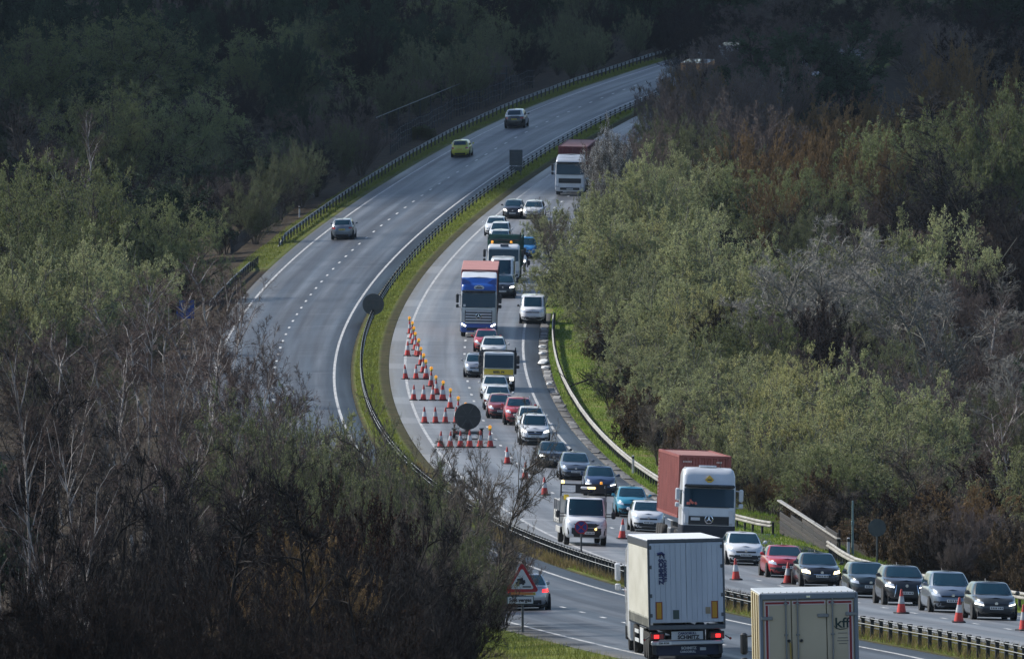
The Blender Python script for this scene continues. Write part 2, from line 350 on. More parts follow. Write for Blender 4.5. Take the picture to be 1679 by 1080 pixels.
ROAD_R = tag(strip('road', 'R', -EDGE, EDGE, 230, 1700, 4, 0, ASPH_R, uv=True, skirt=.12, ncross=5), 'pale right carriageway with the queue', None, kind='structure')
for rd, s in ((ROAD_L, 'L'), (ROAD_R, 'R')):
    for o in (-HW, HW):
        strip('edge_line', s, o - .085, o + .085, 230, 1700, 4, .006, PAINT_E, rd)
for rd, s, ref in ((ROAD_L, 'L', 895.45), (ROAD_R, 'R', 855.76)):
    n0 = int((ref - 420) // 8.973); k = 0
    for i in range(-n0, 60):
        d = ref + 8.973 * i
        if s == 'R' and d > 1180: break
        strip('lane_mark', s, -.075, .075, d - 1.0, d + 1.0, 1.0, .006, PAINT_W, rd)
        if k % 2 == 0 and 700 < d: pass
        k += 1
# pale lay-by beside the queue, concrete channel along the nearside
m_conc = mat('worn_concrete', (.30, .29, .27), .85, noise=(.13, .12, .11), nscale=1.4, bumpy=.4)

# ------------------------------------------------------------------ vehicle materials
GLASS = mat('window_glass', (.006, .032, .050), .05, spec=.55, coat=.0)  # blue-teal base colour stands in for reflected sky
TYRE = mat('tyre_rubber', (.018, .018, .019), .85, noise=(.035, .033, .03), nscale=6)
TRIM = mat('black_trim', (.015, .016, .018), .5)
UNDER = mat('underbody', (.010, .010, .011), .9)
RIM = mat('alloy_rim', (.42, .43, .45), .35, .7, noise=(.2, .2, .2), nscale=5)
CHROME = mat('chrome', (.75, .77, .8), .16, 1.0)
PLATE_W = mat('plate_white', (.75, .75, .72), .5); PLATE_Y = mat('plate_yellow', (.75, .55, .06), .5)
LENS = mat('headlamp_lens', (.55, .60, .66), .08, .2, coat=1.0)
LENS_ON = mat('headlamp_lit', (.8, .8, .8), .2, emit=(1.0, .96, .88), estr=4.0)
LENS_WARM = mat('headlamp_lit_warm', (.8, .75, .6), .2, emit=(1.0, .80, .42), estr=5.0)
REDLENS = mat('tail_lens', (.30, .012, .012), .2, coat=.8)
REDLENS_ON = mat('tail_lens_lit', (.6, .02, .02), .2, emit=(1.0, .03, .03), estr=1.6)
AMBER = mat('amber_lens', (.85, .34, .04), .3, emit=(1.0, .42, .04), estr=.5)
AMBER_ON = mat('amber_lens_lit', (.85, .4, .05), .3, emit=(1.0, .62, .18), estr=4.0)
DARKTXT = mat('plate_characters', (.03, .03, .035), .6)

def pw(pts, y):
    for (a, za), (b, zb) in zip(pts, pts[1:]):
        if y <= b: 
            t = max(0., (y - a) / max(b - a, 1e-6)); t = t*t*(3-2*t)*.5 + t*.5
            return za + (zb - za) * t
    return pts[-1][1]
def ring_pts(n=44, e=4.5):
    out = []
    for k in range(n):
        a = 2*math.pi*(k + .5)/n; c, s = math.cos(a), math.sin(a)
        out.append((math.copysign(abs(c)**(2/e), c), math.copysign(abs(s)**(2/e), s)))
    return out
def loft(levels, e=5.0, n=44, crown=.02, close_bottom=True, zdeck=None):
    """levels: (z, half width, y front, y rear); closed rounded shell"""
    mb = MB(); rp = ring_pts(n, e); V = []
    for z, w, yf, yr in levels:
        for cx, sy in rp:
            V.append((cx*w, (yf if sy < 0 else yr)*abs(sy) if False else ((yf+yr)/2 + sy*(yr-yf)/2), z))
    F = []
    for l in range(len(levels)-1):
        for k in range(n): j = (k+1) % n; F.append((l*n+k, l*n+j, (l+1)*n+j, (l+1)*n+k))
    b = (len(levels)-1)*n
    # top: pair points with equal y across the width
    q = n//4; left = [b + (q + i) % n for i in range(n//2)]; right = [b + (q - 1 - i) % n for i in range(n//2)]
    cen = []
    for a, c in zip(left, right):
        cen.append(len(V)); V.append((0, V[a][1], V[a][2] + crown))
    for i in range(n//2 - 1):
        F.append((left[i], left[i+1], cen[i+1], cen[i])); F.append((cen[i], cen[i+1], right[i+1], right[i]))
    if close_bottom: F.append(tuple(range(n-1, -1, -1)))
    return mb.add(V, F)

class Car:
    """rounded shell: lower body under a deck line, cabin above it, panes and lamps laid on its own surface"""
    def __init__(s, L, W, H, nose=.70, cowl=.97, belt=1.0, tail=.98, wsb=1.0, wst=1.85, rt=.55, rb=.12, zl=.2, wr=.30, roofw=.70, e=4.2, ec=7.0, nosein=.24, tailin=.12):
        s.__dict__.update(locals()); s.y0, s.y1 = -L/2, L/2
        s.deck = [(s.y0, nose), (s.y0+.25, nose+(cowl-nose)*.55), (s.y0+wsb, cowl), (s.y0+wsb+.5, belt), (s.y1-rb-.4, belt), (s.y1, tail)]
        s.FR = [0, .10, .26, .48, .72, .90, 1.0]; s.WF = [.90, .965, .995, 1.0, .985, .955, .885]
        s.IN = [.10, .025, 0, .015, .05, .11, nosein]; s.OUT = [.08, .02, 0, .0, .025, .055, tailin]
    def lev(s, fr):
        i = np.interp; return (i(fr, s.FR, s.WF)*s.W/2, s.y0 + i(fr, s.FR, s.IN), s.y1 - i(fr, s.FR, s.OUT))
    def body(s):
        mb = MB(); rp = ring_pts(48, s.e); V = []; n = 48
        for fr in s.FR:
            w, yf, yr = s.lev(fr)
            for cx, sy in rp:
                y = (yf+yr)/2 + sy*(yr-yf)/2; V.append((cx*w, y, s.zl + fr*(pw(s.deck, y) - s.zl)))
        F = []
        for l in range(len(s.FR)-1):
            for k in range(n): j = (k+1) % n; F.append((l*n+k, l*n+j, (l+1)*n+j, (l+1)*n+k))
        b = (len(s.FR)-1)*n; q = n//4; left = [b+(q+i) % n for i in range(n//2)]; right = [b+(q-1-i) % n for i in range(n//2)]; cen = []
        for a, c in zip(left, right): cen.append(len(V)); V.append((0, V[a][1], V[a][2]+.035))
        for i in range(n//2-1): F += [(left[i], left[i+1], cen[i+1], cen[i]), (cen[i], cen[i+1], right[i+1], right[i])]
        mb.add(V, F); c, _ = None, None
        return mb
    def cab(s, v):
        bulge = .03*math.sin(math.pi*min(v, 1)); z = s.belt - .05 + v*(s.H - .035 - s.belt + .05)
        w = (s.W/2*.925)*(1-v) + (s.W/2*s.roofw)*v + bulge
        yf = (s.y0+s.wsb)*(1-v) + (s.y0+s.wst)*v - bulge*.8; yr = (s.y1-s.rb)*(1-v) + (s.y1-s.rt)*v + bulge*.8
        return z, w, yf, yr
    def cabin(s):
        lv = [s.cab(v) for v in (0, .2, .4, .6, .8, .93)]; z, w, yf, yr = s.cab(1.0); lv.append((z, w*.96, yf+.05, yr-.05)); lv.append((z+.02, w*.84, yf+.16, yr-.16))
        return loft(lv, s.ec, 48, .025, False)
    def front(s, x, z, rear=False, out=.012):
        y = s.y1 if rear else s.y0
        for _ in range(3):
            fr = min(1., max(0., (z - s.zl)/(pw(s.deck, y) - s.zl))); w, yf, yr = s.lev(fr)
            k = (1 - min(.995, abs(x/w))**s.e)**(1/s.e); y = (yf+yr)/2 + (1 if rear else -1)*(yr-yf)/2*k
        return (x, y + (out if rear else -out), z)
    def patch(s, q, rear=False, nx=6, nz=3, out=.012):
        (ax, az), (bx, bz), (cx, cz), (dx, dz) = q; P = []
        for j in range(nz+1):
            t = j/nz; row = []
            for i in range(nx+1):
                u = i/nx; x = (ax*(1-u)+bx*u)*(1-t) + (dx*(1-u)+cx*u)*t; z = (az*(1-u)+bz*u)*(1-t) + (dz*(1-u)+cz*u)*t
                row.append(s.front(x, z, rear, out))
            P.append(row)
        # a rim turns back into the body so that the lens or panel has thickness
        mb = MB().grid(P); bk = .05*(-1 if rear else 1)
        rim = P[0] + [r_[-1] for r_ in P[1:]] + P[-1][::-1][1:] + [r_[0] for r_ in P[::-1]][1:-1]
        n = len(rim); vs = rim + [(p[0], p[1]+bk, p[2]) for p in rim]; mb.add(vs, [(i, (i+1) % n, n+(i+1) % n, n+i) for i in range(n)]); return mb
    def screen(s, rear=False, a=.88, v0=.10, v1=.93):
        P = []
        for j in range(5):
            v = v0+(v1-v0)*j/4; z, w, yf, yr = s.cab(v); row = []
            aa = a + .03*(v-.5)
            for i in range(9):
                x = aa*(-1+2*i/8); k = (1-abs(x)**s.ec)**(1/s.ec); y = (yf+yr)/2 + (1 if rear else -1)*(yr-yf)/2*k
                row.append((x*w, y + (.010 if rear else -.010), z+.008))
            P.append(row)
        return MB().grid(P)
    def side(s, sx, b0, b1, v0=.14, v1=.88):
        P = []
        for j in range(4):
            v = v0+(v1-v0)*j/3; z, w, yf, yr = s.cab(v); row = []
            for i in range(6):
                b = b0+(b1-b0)*i/5; x = w*(1-abs(b)**s.ec)**(1/s.ec)+.009; row.append((sx*x, (yf+yr)/2+b*(yr-yf)/2, z))
            P.append(row)
        return MB().grid(P)
WHEEL_CACHE = {}
def wheel_meshes(r, w, rim):
    k = (r, w, rim.name)
    if k not in WHEEL_CACHE:
        t = MB().lathe([(r*.62, -w/2), (r*.93, -w/2), (r, -w*.36), (r, w*.36), (r*.93, w/2), (r*.62, w/2)], axis='X', n=22)
        q = MB().lathe([(r*.18, -w*.49), (r*.60, -w*.40), (r*.66, -w*.45), (r*.66, w*.45), (r*.60, w*.40), (r*.18, w*.49)], axis='X', n=22)
        for i in range(5):
            an = 2*math.pi*i/5
            q.box((0, math.cos(an)*r*.36, math.sin(an)*r*.36), (w*.98, r*.12, r*.5), rot=Matrix.Rotation(an - math.pi/2, 3, 'X'))
        a, b = t.mesh('tyre', 40), q.mesh('rim', 40); a.materials.append(TYRE); b.materials.append(rim); WHEEL_CACHE[k] = (a, b)
    return WHEEL_CACHE[k]
def add_wheel(root, x, y, r, w=.21, rim=None):
    a, b = wheel_meshes(r, w, rim or RIM); o = link(bpy.data.objects.new('wheel', a), root); o.location = (x, y, r); link(bpy.data.objects.new('rim', b), o)
def place(root, X, d, away=False, L=4.3, side='R', yaw=0.0):
    k = 0 if side == 'L' else 3; zf = zL if side == 'L' else zR; off = X - float(road(k, d))
    def pt(dd): x = float(road(k, dd)) + off; return Vector(w3(x, dd, float(zf(x, dd))))
    p = pt(d); t = (pt(d + L) - p).normalized(); c = p + t*(L/2)
    xa = pt(d + L/2); side_v = (Vector(w3(float(road(k, d+L/2))+off+1, d+L/2, float(zf(float(road(k, d+L/2))+off+1, d+L/2)))) - xa)
    if yaw: t = Matrix.Rotation(yaw, 3, 'Z') @ t; c = p + t*(L/2)
    yv = -t if away else t
    up = side_v.cross(t).normalized() 
    if up.z < 0: up = -up
    xv = yv.cross(up).normalized(); up = xv.cross(yv).normalized()
    M = Matrix((xv, yv, up)).transposed().to_4x4(); M.translation = c + up*.008; root.matrix_world = M
    return root

STY = {
 'hatch':  dict(L=4.25, W=1.79, H=1.47, nose=.70, cowl=.96, belt=.98, tail=1.0, wsb=.95, wst=1.85, rt=.62, rb=.14),
 'small':  dict(L=3.95, W=1.70, H=1.50, nose=.74, cowl=1.0, belt=1.03, tail=1.0, wsb=.80, wst=1.62, rt=.55, rb=.12),
 'saloon': dict(L=4.75, W=1.84, H=1.44, nose=.68, cowl=.93, belt=.95, tail=.98, wsb=1.25, wst=2.15, rt=1.42, rb=.62),
 'estate': dict(L=4.60, W=1.80, H=1.48, nose=.70, cowl=.95, belt=.99, tail=1.0, wsb=1.05, wst=1.95, rt=.70, rb=.16),
 'suv':    dict(L=4.45, W=1.86, H=1.64, nose=.86, cowl=1.10, belt=1.14, tail=1.12, wsb=1.02, wst=1.85, rt=.62, rb=.14, zl=.24, wr=.35),
 'mpv':    dict(L=4.45, W=1.82, H=1.62, nose=.74, cowl=1.02, belt=1.05, tail=1.05, wsb=.78, wst=1.75, rt=.55, rb=.12),
 'van':    dict(L=4.80, W=1.92, H=1.95, nose=.92, cowl=1.16, belt=1.18, tail=1.18, wsb=.72, wst=1.50, rt=.16, rb=.06, wr=.33, zl=.24, roofw=.86, nosein=.16, tailin=.03),
 'bigvan': dict(L=5.60, W=2.02, H=2.55, nose=1.0, cowl=1.24, belt=1.26, tail=1.26, wsb=.80, wst=1.65, rt=.10, rb=.05, wr=.35, zl=.26, roofw=.86, nosein=.16, tailin=.03),
}
def car(style, label, colour, X, d, side='R', away=False, cat='car', group=None, lamps='off', grille='bar', name='car', plate=True, rails=False, roofcol=None, sc=.975, rim=None, two_tone=None, yaw=0., stance=None):
    p = dict(STY[style]); p.update(stance or {}); C = Car(**p); root = thing(name, label, cat, group)
    W, H, L, zl, wr = C.W, C.H, C.L, C.zl, C.wr
    C.body().build('body', colour, root, 50)
    cb = C.cabin().build('cabin_shell', roofcol or colour, root, 50)
    MB().box((0, 0, zl*.5+.12), (W*.80, L*.90, .22)).build('underbody', UNDER, root)
    C.screen(False).build('windscreen', GLASS, root, True)
    panel = style in ('van', 'bigvan')
    if not panel: C.screen(True, v0=.22 if style != 'saloon' else .10).build('rear_window', GLASS, root, True)
    for sx in (-1, 1):
        if panel: C.side(sx, -.90, -.62).build('side_window', GLASS, root, True)
        else:
            C.side(sx, -.80, -.06).build('side_window', GLASS, root, True); C.side(sx, -.01, .62).build('side_window', GLASS, root, True)
        ym = C.y0 + C.wsb + .42
        mo = MB().box((sx*(W/2+.10), ym, C.belt+.07), (.17, .12, .15), .04); mo.box((sx*(W/2+.00), ym, C.belt+.02), (.10, .05, .05)); mo.build('door_mirror', colour if not panel else TRIM, root, True)
    # wheels
    yf, yr = C.y0 + .82, C.y1 - .80
    for y in (yf, yr):
        for sx in (-1, 1):
            MB().lathe([(wr*1.13, -.10), (wr*1.13, .10)], axis='X', n=20, c=(sx*(W/2*.985-.092), y, wr*1.02)).build('wheel_arch_shade', UNDER, root)  # dark disc stands in for the liner and shaded gap round the wheel
            add_wheel(root, sx*(W/2*.985-.10), y, wr, .22, rim)
    # face
    hw = W/2; top = pw(C.deck, C.y0+.2)
    n0 = C.nose
    lens = {'off': LENS, 'on': LENS_ON, 'warm': LENS_WARM, 'drl': LENS}.get(lamps, LENS)
    for sx in (-1, 1):
        q = [(sx*hw*.55, n0-.12), (sx*hw*.90, n0-.06), (sx*hw*.90, n0+.07), (sx*hw*.58, n0+.0)]
        if sx < 0: q = [q[1], q[0], q[3], q[2]]
        C.patch(q).build('headlight', lens, root, True)
        if lamps == 'drl':
            q2 = [(sx*hw*.56, n0-.15), (sx*hw*.90, n0-.09), (sx*hw*.90, n0-.045), (sx*hw*.57, n0-.105)]
            C.patch(q2, out=.02).build('running_light', LENS_ON, root, True)
        fq = [(sx*hw*.62, zl+.16), (sx*hw*.84, zl+.17), (sx*hw*.84, zl+.26), (sx*hw*.62, zl+.25)]
        C.patch(fq, out=.014).build('fog_light_recess', TRIM, root, True)
    if grille == 'spindle':
        C.patch([(-hw*.52, zl+.10), (hw*.52, zl+.10), (hw*.42, n0+.0), (-hw*.42, n0+.0)], out=.016).build('grille', TRIM, root, True)
        for sx in (-1, 1): C.patch([(sx*hw*.53, zl+.10), (sx*hw*.57, zl+.10), (sx*hw*.47, n0), (sx*hw*.43, n0)], out=.024).build('grille_trim', CHROME, root, True)
    elif grille == 'big':
        C.patch([(-hw*.42, n0-.24), (hw*.42, n0-.24), (hw*.50, n0-.03), (-hw*.50, n0-.03)], out=.016).build('grille', TRIM, root, True)
        C.patch([(-hw*.40, n0-.15), (hw*.40, n0-.15), (hw*.41, n0-.13), (-hw*.41, n0-.13)], out=.026).build('grille_bar', CHROME, root, True)
        C.patch([(-hw*.66, zl+.07), (hw*.66, zl+.07), (hw*.60, zl+.22), (-hw*.60, zl+.22)], out=.016).build('lower_intake', TRIM, root, True)
    elif grille == 'kidney':
        for sx in (-1, 1): C.patch([(sx*hw*.06, n0-.16), (sx*hw*.44, n0-.15), (sx*hw*.46, n0-.02), (sx*hw*.06, n0-.02)], out=.018).build('grille', TRIM, root, True)
        C.patch([(-hw*.60, zl+.07), (hw*.60, zl+.07), (hw*.52, zl+.24), (-hw*.52, zl+.24)], out=.016).build('lower_intake', TRIM, root, True)
    else:
        C.patch([(-hw*.50, n0-.13), (hw*.50, n0-.13), (hw*.52, n0-.06), (-hw*.52, n0-.06)], out=.016).build('grille', TRIM, root, True)
        C.patch([(-hw*.68, zl+.07), (hw*.68, zl+.07), (hw*.58, zl+.26), (-hw*.58, zl+.26)], out=.016).build('lower_intake', TRIM, root, True)
    b = C.front(0, n0-.06); MB().lathe([(.065, -.012), (.055, .012)], axis='Y', n=14, c=(0, b[1]-.012, b[2])).build('badge', CHROME, root)
    C.patch([(-hw*.88, zl+.01), (hw*.88, zl+.01), (hw*.88, zl+.05), (-hw*.88, zl+.05)], out=.014).build('front_lip', TRIM, root, True)
    for rear, pm in ((False, PLATE_W), (True, PLATE_Y)):
        zc = zl+.27 if not rear else n0-.02
        y = C.front(0, zc, rear, .028)[1]
        pl = MB().box((0, y, zc), (.52, .012, .112)).build('number_plate', pm, root)
        ch = MB()
        for i in range(7): ch.box((-.20+i*.066+(.02 if i > 3 else -.0), y+(.008 if rear else -.008), zc), (.038, .004, .066))
        tag(ch.build('plate_characters', DARKTXT, pl), kind='stuff')
    # back
    for sx in (-1, 1):
        q = [(sx*hw*.58, n0+.02), (sx*hw*.93, n0+.02), (sx*hw*.93, n0+.17), (sx*hw*.60, n0+.15)]
        C.patch(q, True).build('tail_light', REDLENS_ON if lamps == 'brake' or (away and lamps == 'on') else REDLENS, root, True)
    C.patch([(-hw*.80, zl+.03), (hw*.80, zl+.03), (hw*.74, zl+.2), (-hw*.74, zl+.2)], True, out=.014).build('rear_valance', TRIM, root, True)
    MB().tube([(0, C.y1-C.rt-.15, H+.0), (0, C.y1-C.rt+.0, H+.09)], .012, 4).build('aerial', TRIM, root)
    if rails:
        for sx in (-1, 1): MB().tube([(sx*hw*.70, C.y0+C.wst+.1, H-.03), (sx*hw*.72, C.y0+C.wst+.25, H+.04), (sx*hw*.72, C.y1-C.rt-.3, H+.04), (sx*hw*.70, C.y1-C.rt-.15, H-.03)], .02, 5).build('roof_rail', CHROME, root)
    if panel:
        for z in (C.belt+.02, zl+.42): 
            for sx in (-1, 1): MB().box((sx*(hw*.995), .45, z-.1), (.012, L*.62, .05)).build('side_moulding', TRIM, root)
    place(root, X, d, away, L, side, yaw); root.scale = (sc, sc, sc)
    return root

# ------------------------------------------------------------------ lorries
def text(name, body, size, m, parent, loc, rot=(R(90), 0, 0), bold=.0, align='CENTER', sx=1.0):
    c = bpy.data.curves.new(name, 'FONT'); c.body = body; c.size = size; c.align_x = align; c.align_y = 'CENTER'; c.offset = bold; c.extrude = .004; c.resolution_u = 3
    tmp = bpy.data.objects.new(name, c); COL.objects.link(tmp); me = bpy.data.meshes.new_from_object(tmp.evaluated_get(bpy.context.evaluated_depsgraph_get())); bpy.data.objects.remove(tmp)
    me.materials.clear(); me.materials.append(m); o = link(bpy.data.objects.new(name, me), parent); o.location = loc; o.rotation_euler = rot; o.scale = (sx, 1, 1); o['kind'] = 'stuff'; return o
def tractor(root, y0, Wc, Hc, main, low, roof=None, star=True, grille_m=None, bars=4, lamps=LENS, visor=True, sl=2.05, sth=.95, gz=1.5, gh=.5, ltop=1.25, mirrors=None, length=2.25, bar_m=None, plate_z=.56):
    """tall forward-control cab with its front at y0"""
    hw = Wc/2; y1 = y0 + length; roof = roof or main; sh = sl + sth; hz = min(.8, gz - gh/2 - .12)
    lo = loft([(.36, hw*.94, y0+.06, y1), (.48, hw*.99, y0+.01, y1), (ltop-.12, hw, y0, y1), (ltop, hw, y0+.01, y1)], 14, 48, .0)
    lo.build('lower_cab', low, root, 40)
    up = loft([(ltop, hw*.995, y0+.01, y1), (sl-.05, hw, y0+.02, y1), (sh, hw*.985, y0+.16, y1), (sh+.10, hw*.98, y0+.2, y1)], 14, 48, .0); up.build('cab_shell', main, root, 40)
    hh = max(Hc - sh, .14)
    rf = loft([(sh+.10, hw*.98, y0+.2, y1), (sh+hh*.6, hw*.97, y0+.30, y1), (sh+hh*.88, hw*.91, y0+.45, y1), (Hc, hw*.82, y0+.70, y1)], 10, 48, .03); rf.build('cab_roof', roof, root, 40)
    P = []
    for j in range(5):
        t = .02 + .96*j/4; z = sl + (sh-sl)*t; yy = y0+.02+.14*t; row = []
        for i in range(11):
            x = -1+2*i/10; q_ = abs(x*.935)**14; row.append((x*hw*.935*.985, (yy+y1)/2 - (y1-yy)/2*(1-q_)**(1/14) - .016, z))
        P.append(row)
    MB().grid(P).build('windscreen', GLASS, root, True)
    ms = min(1., sth/.95)
    for sx in (-1, 1):
        MB().box((sx*(hw+.004), y0+.85, sl+sth*.5), (.02, .95, sth*.76), .008).build('side_window', GLASS, root)
        MB().box((sx*hw*.84, y0-.012, hz), (hw*.26, .05, .20), .02).build('headlight', lamps, root)
        mm = MB().box((sx*(hw+.22), y0+.10, sl+.62*ms), (.20, .16, .62*ms), .05).box((sx*(hw+.22), y0+.10, sl+.10*ms), (.20, .15, .24*ms), .04); mm.tube([(sx*hw, y0+.3, sl+.85*ms), (sx*(hw+.2), y0+.12, sl+.82*ms)], .025, 5); mm.tube([(sx*hw, y0+.3, sl+.0), (sx*(hw+.2), y0+.12, sl+.02)], .025, 5)
        mm.build('door_mirror', mirrors or TRIM, root, True)
        MB().box((sx*hw*.98, y0+1.0, .62), (.10, .62, .5), .03).build('cab_step', TRIM, root)
    if gh > 0:
        MB().box((0, y0-.008, gz), (hw*1.50, .05, gh), .02).build('grille', grille_m or TRIM, root)
        for i in range(bars): MB().box((0, y0-.045, gz-gh*.42+gh*.84*i/max(bars-1, 1)), (hw*1.42, .03, .085 if bar_m else .05), .01).build('grille_bar', bar_m or mat('grille_slat', (.05, .055, .06), .4), root)
    MB().box((0, y0-.006, .58), (hw*1.30, .06, .20), .02).build('bumper_intake', TRIM, root)
    pl = MB().box((0, y0-.045, plate_z), (.52, .012, .112)).build('number_plate', PLATE_W, root)
    ch = MB()
    for i in range(7): ch.box((-.2+i*.066, y0-.054, plate_z), (.038, .004, .066))
    tag(ch.build('plate_characters', DARKTXT, pl), kind='stuff')
    if visor: MB().box((0, y0+.06, sh+.10), (hw*1.86, .24, .16), .05).build('sun_visor', mat('smoked_visor', (.012, .018, .026), .15, coat=.5), root, True)
    MB().box((0, y0+.003, sl+.02), (hw*1.5, .03, .03)).build('wiper_blade', TRIM, root)
    if star:
        bz = gz + .05
        st = MB().lathe([(.205, -.015), (.205, .015)], axis='Y', n=28, c=(0, y0-.085, bz)).build('badge_plate', TRIM, root)
        s2 = MB(); rr = .20; yb = y0-.108
        for k in range(28):
            a0, a1 = 2*math.pi*k/28, 2*math.pi*(k+1)/28
            s2.add([(rr*math.cos(a0), yb, bz+rr*math.sin(a0)), (rr*math.cos(a1), yb, bz+rr*math.sin(a1)), (rr*.84*math.cos(a1), yb-.007, bz+rr*.84*math.sin(a1)), (rr*.84*math.cos(a0), yb-.007, bz+rr*.84*math.sin(a0))], [(0, 1, 2, 3)])
        for k in range(3):
            a = math.pi/2+2*math.pi*k/3; b = a+math.pi/2
            s2.add([(rr*.9*math.cos(a), yb, bz+rr*.9*math.sin(a)), (.04*math.cos(b), yb, bz+.04*math.sin(b)), (0, yb-.015, bz), (-.04*math.cos(b), yb, bz-.04*math.sin(b))], [(0, 1, 2), (0, 2, 3)])
        s2.build('three_pointed_badge', CHROME, st)
def axles(root, ys, Wt, r=.50, w=.30, rim=None):
    for y in ys:
        for sx in (-1, 1): add_wheel(root, sx*(Wt/2-.20), y, r, w, rim)
        MB().tube([(-Wt/2+.3, y, r), (Wt/2-.3, y, r)], .09, 6).build('axle', UNDER, root)
def chassis(root, ya, yb, z=.95, w=.85):
    m = MB()
    for sx in (-1, 1): m.box((sx*w/2, (ya+yb)/2, z), (.10, abs(yb-ya), .26))
    y = ya+.5
    while y < yb: m.box((0, y, z), (w, .12, .18)); y += 1.4
    m.build('chassis_frame', UNDER, root)
def corrugated(name, root, x0, x1, y0, y1, z0, z1, m, axis, depth=.045, pitch=.28):
    """one pressed steel container wall; axis 'Y' runs along the length at x0, 'X' across at y0"""
    a, b = (y0, y1) if axis == 'Y' else (x0, x1); n = max(4, int(round((b-a)/pitch))); st = (b-a)/n; prof = []
    for i in range(n): s0 = a+i*st; prof += [(s0, 0), (s0+st*.35, 0), (s0+st*.5, depth), (s0+st*.85, depth)]
    prof.append((b, 0)); P = []
    sg = 1 if (axis == 'Y' and x0 > 0) or (axis == 'X' and y0 > 0) else -1
    for z in (z0, z1): P.append([((x0 - sg*q, t, z) if axis == 'Y' else (t, y0 - sg*q, z)) for t, q in prof])
    return MB().grid(P).build(name, m, root)
def container(root, W, ya, yb, z0, z1, m, frame_m=None):
    h = W/2; fm = frame_m or m
    for sx in (-1, 1): corrugated('side_wall', root, sx*(h-.02), 0, ya+.12, yb-.12, z0+.12, z1-.08, m, 'Y')
    for y in (ya+.03, yb-.03): corrugated('end_wall', root, -h+.12, h-.12, y, 0, z0+.12, z1-.08, m, 'X')
    for sx in (-1, 1):
        for y in (ya+.07, yb-.07): MB().box((sx*(h-.07), y, (z0+z1)/2), (.14, .14, z1-z0), .015).build('corner_post', fm, root)
        for z in (z0+.07, z1-.05): MB().box((sx*(h-.05), (ya+yb)/2, z), (.10, yb-ya-.28, .12)).build('side_rail', fm, root)
    for y in (ya+.06, yb-.06):
        for z in (z0+.07, z1-.05): MB().box((0, y, z), (W-.28, .12, .12)).build('end_rail', fm, root)
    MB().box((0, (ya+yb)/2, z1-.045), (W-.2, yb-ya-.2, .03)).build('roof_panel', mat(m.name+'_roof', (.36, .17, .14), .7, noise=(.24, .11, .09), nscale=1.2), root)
    MB().box((0, (ya+yb)/2, z0+.05), (W-.2, yb-ya-.25, .06)).build('floor', UNDER, root)

# ------------------------------------------------------------------ the queue, nearest first
G_Q = 'cars queueing towards the camera'
BLACK = paint('black', (.012, .013, .016)); GREY = paint('gunmetal', (.055, .06, .065), .5); SILVER = paint('silver', (.42, .43, .45), .6)
WHITE = paint('white', (.72, .73, .74)); RED = paint('red', (.42, .03, .035)); MAROON = paint('maroon', (.22, .03, .03)); TEAL = paint('teal', (.02, .22, .33))
NAVY = paint('navy', (.02, .045, .11)); BLUEGREY = paint('blue_grey', (.22, .26, .31), .5); DGREEN = paint('dark_teal', (.015, .03, .035)); DGREY = paint('dark_grey', (.06, .065, .062), .3)
YEL = paint('acid_yellow', (.52, .50, .05)); SKYB = paint('bright_blue', (.03, .22, .55)); OFFW = paint('off_white', (.62, .62, .60))
SLATE = paint('slate_blue', (.16, .19, .23), .5)
def at(u, v, **k): return dict(zip(('X', 'd'), hit(u, v)), **k)
car('hatch', 'dark grey hatchback with white running lights at the right edge of the picture', DGREY, **at(1634, 1016), group=G_Q, lamps='drl', stance=dict(wst=1.68))
car('mpv', 'pale blue-grey people carrier behind the dark grey hatchback', BLUEGREY, **at(1563, 1004), group=G_Q)
car('suv', 'black sport utility car with spindle grille and lit running lights', BLACK, **at(1487, 992), group=G_Q, lamps='drl', grille='spindle', stance=dict(H=1.60))
car('hatch', 'very dark teal hatchback half hidden behind the cream box lorry', DGREEN, **at(1428, 980), group=G_Q, lamps='off')
car('saloon', 'black saloon with yellow headlights lit behind the cream box lorry', BLACK, **at(1348, 962), group=G_Q, lamps='warm', grille='big')
car('saloon', 'bright red coupe following the white hatchback', RED, **at(1292, 947), group=G_Q, lamps='off', grille='bar', stance=dict(L=4.55, H=1.40))
car('hatch', 'white hatchback with a wide dark grille beside the white lorry trailer', WHITE, **at(1223, 926), group=G_Q)
car('small', 'small white car squeezed left of the red container', WHITE, **at(1063, 872), group=G_Q)
car('small', 'bright teal small hatchback behind the roadworks truck', TEAL, **at(1037, 848), group=G_Q, stance=dict(H=1.52))
car('hatch', 'dark blue electric hatchback with white lit headlights and smooth nose', NAVY, **at(985, 813), group=G_Q, lamps='drl', stance=dict(H=1.56, cowl=1.02, belt=1.03, wsb=.80, wst=1.62))
car('estate', 'grey estate car with black grille second behind the white family car', SLATE, **at(944, 787), group=G_Q)
car('saloon', 'dark saloon with twin kidney grille and ringed headlights', GREY, **at(908, 767), group=G_Q, lamps='on', grille='kidney')
car('suv', 'white tall family car with dark oval grille and both headlights lit', WHITE, **at(877, 730), group=G_Q, lamps='on', grille='big', cat='car', stance=dict(H=1.78))
car('hatch', 'silver-white hatchback just behind the white tall family car', OFFW, **at(871, 710), group=G_Q, stance=dict(H=1.55))
car('suv', 'red sport utility car beside the maroon hatchback', RED, **at(851, 697), group=G_Q, rails=True)
car('hatch', 'maroon hatchback left of the red sport utility car', MAROON, **at(822, 686), group=G_Q)
car('hatch', 'white hatchback tucked behind the maroon hatchback', WHITE, **at(816, 672), group=G_Q)
car('saloon', 'white saloon in front of the yellow lorry', OFFW, **at(812, 655), group=G_Q)
car('small', 'silver small car to the left of the yellow lorry', SILVER, **at(781, 619), group=G_Q)
car('suv', 'white sport utility car with black mirrors behind the yellow lorry', OFFW, **at(809, 594), group=G_Q)
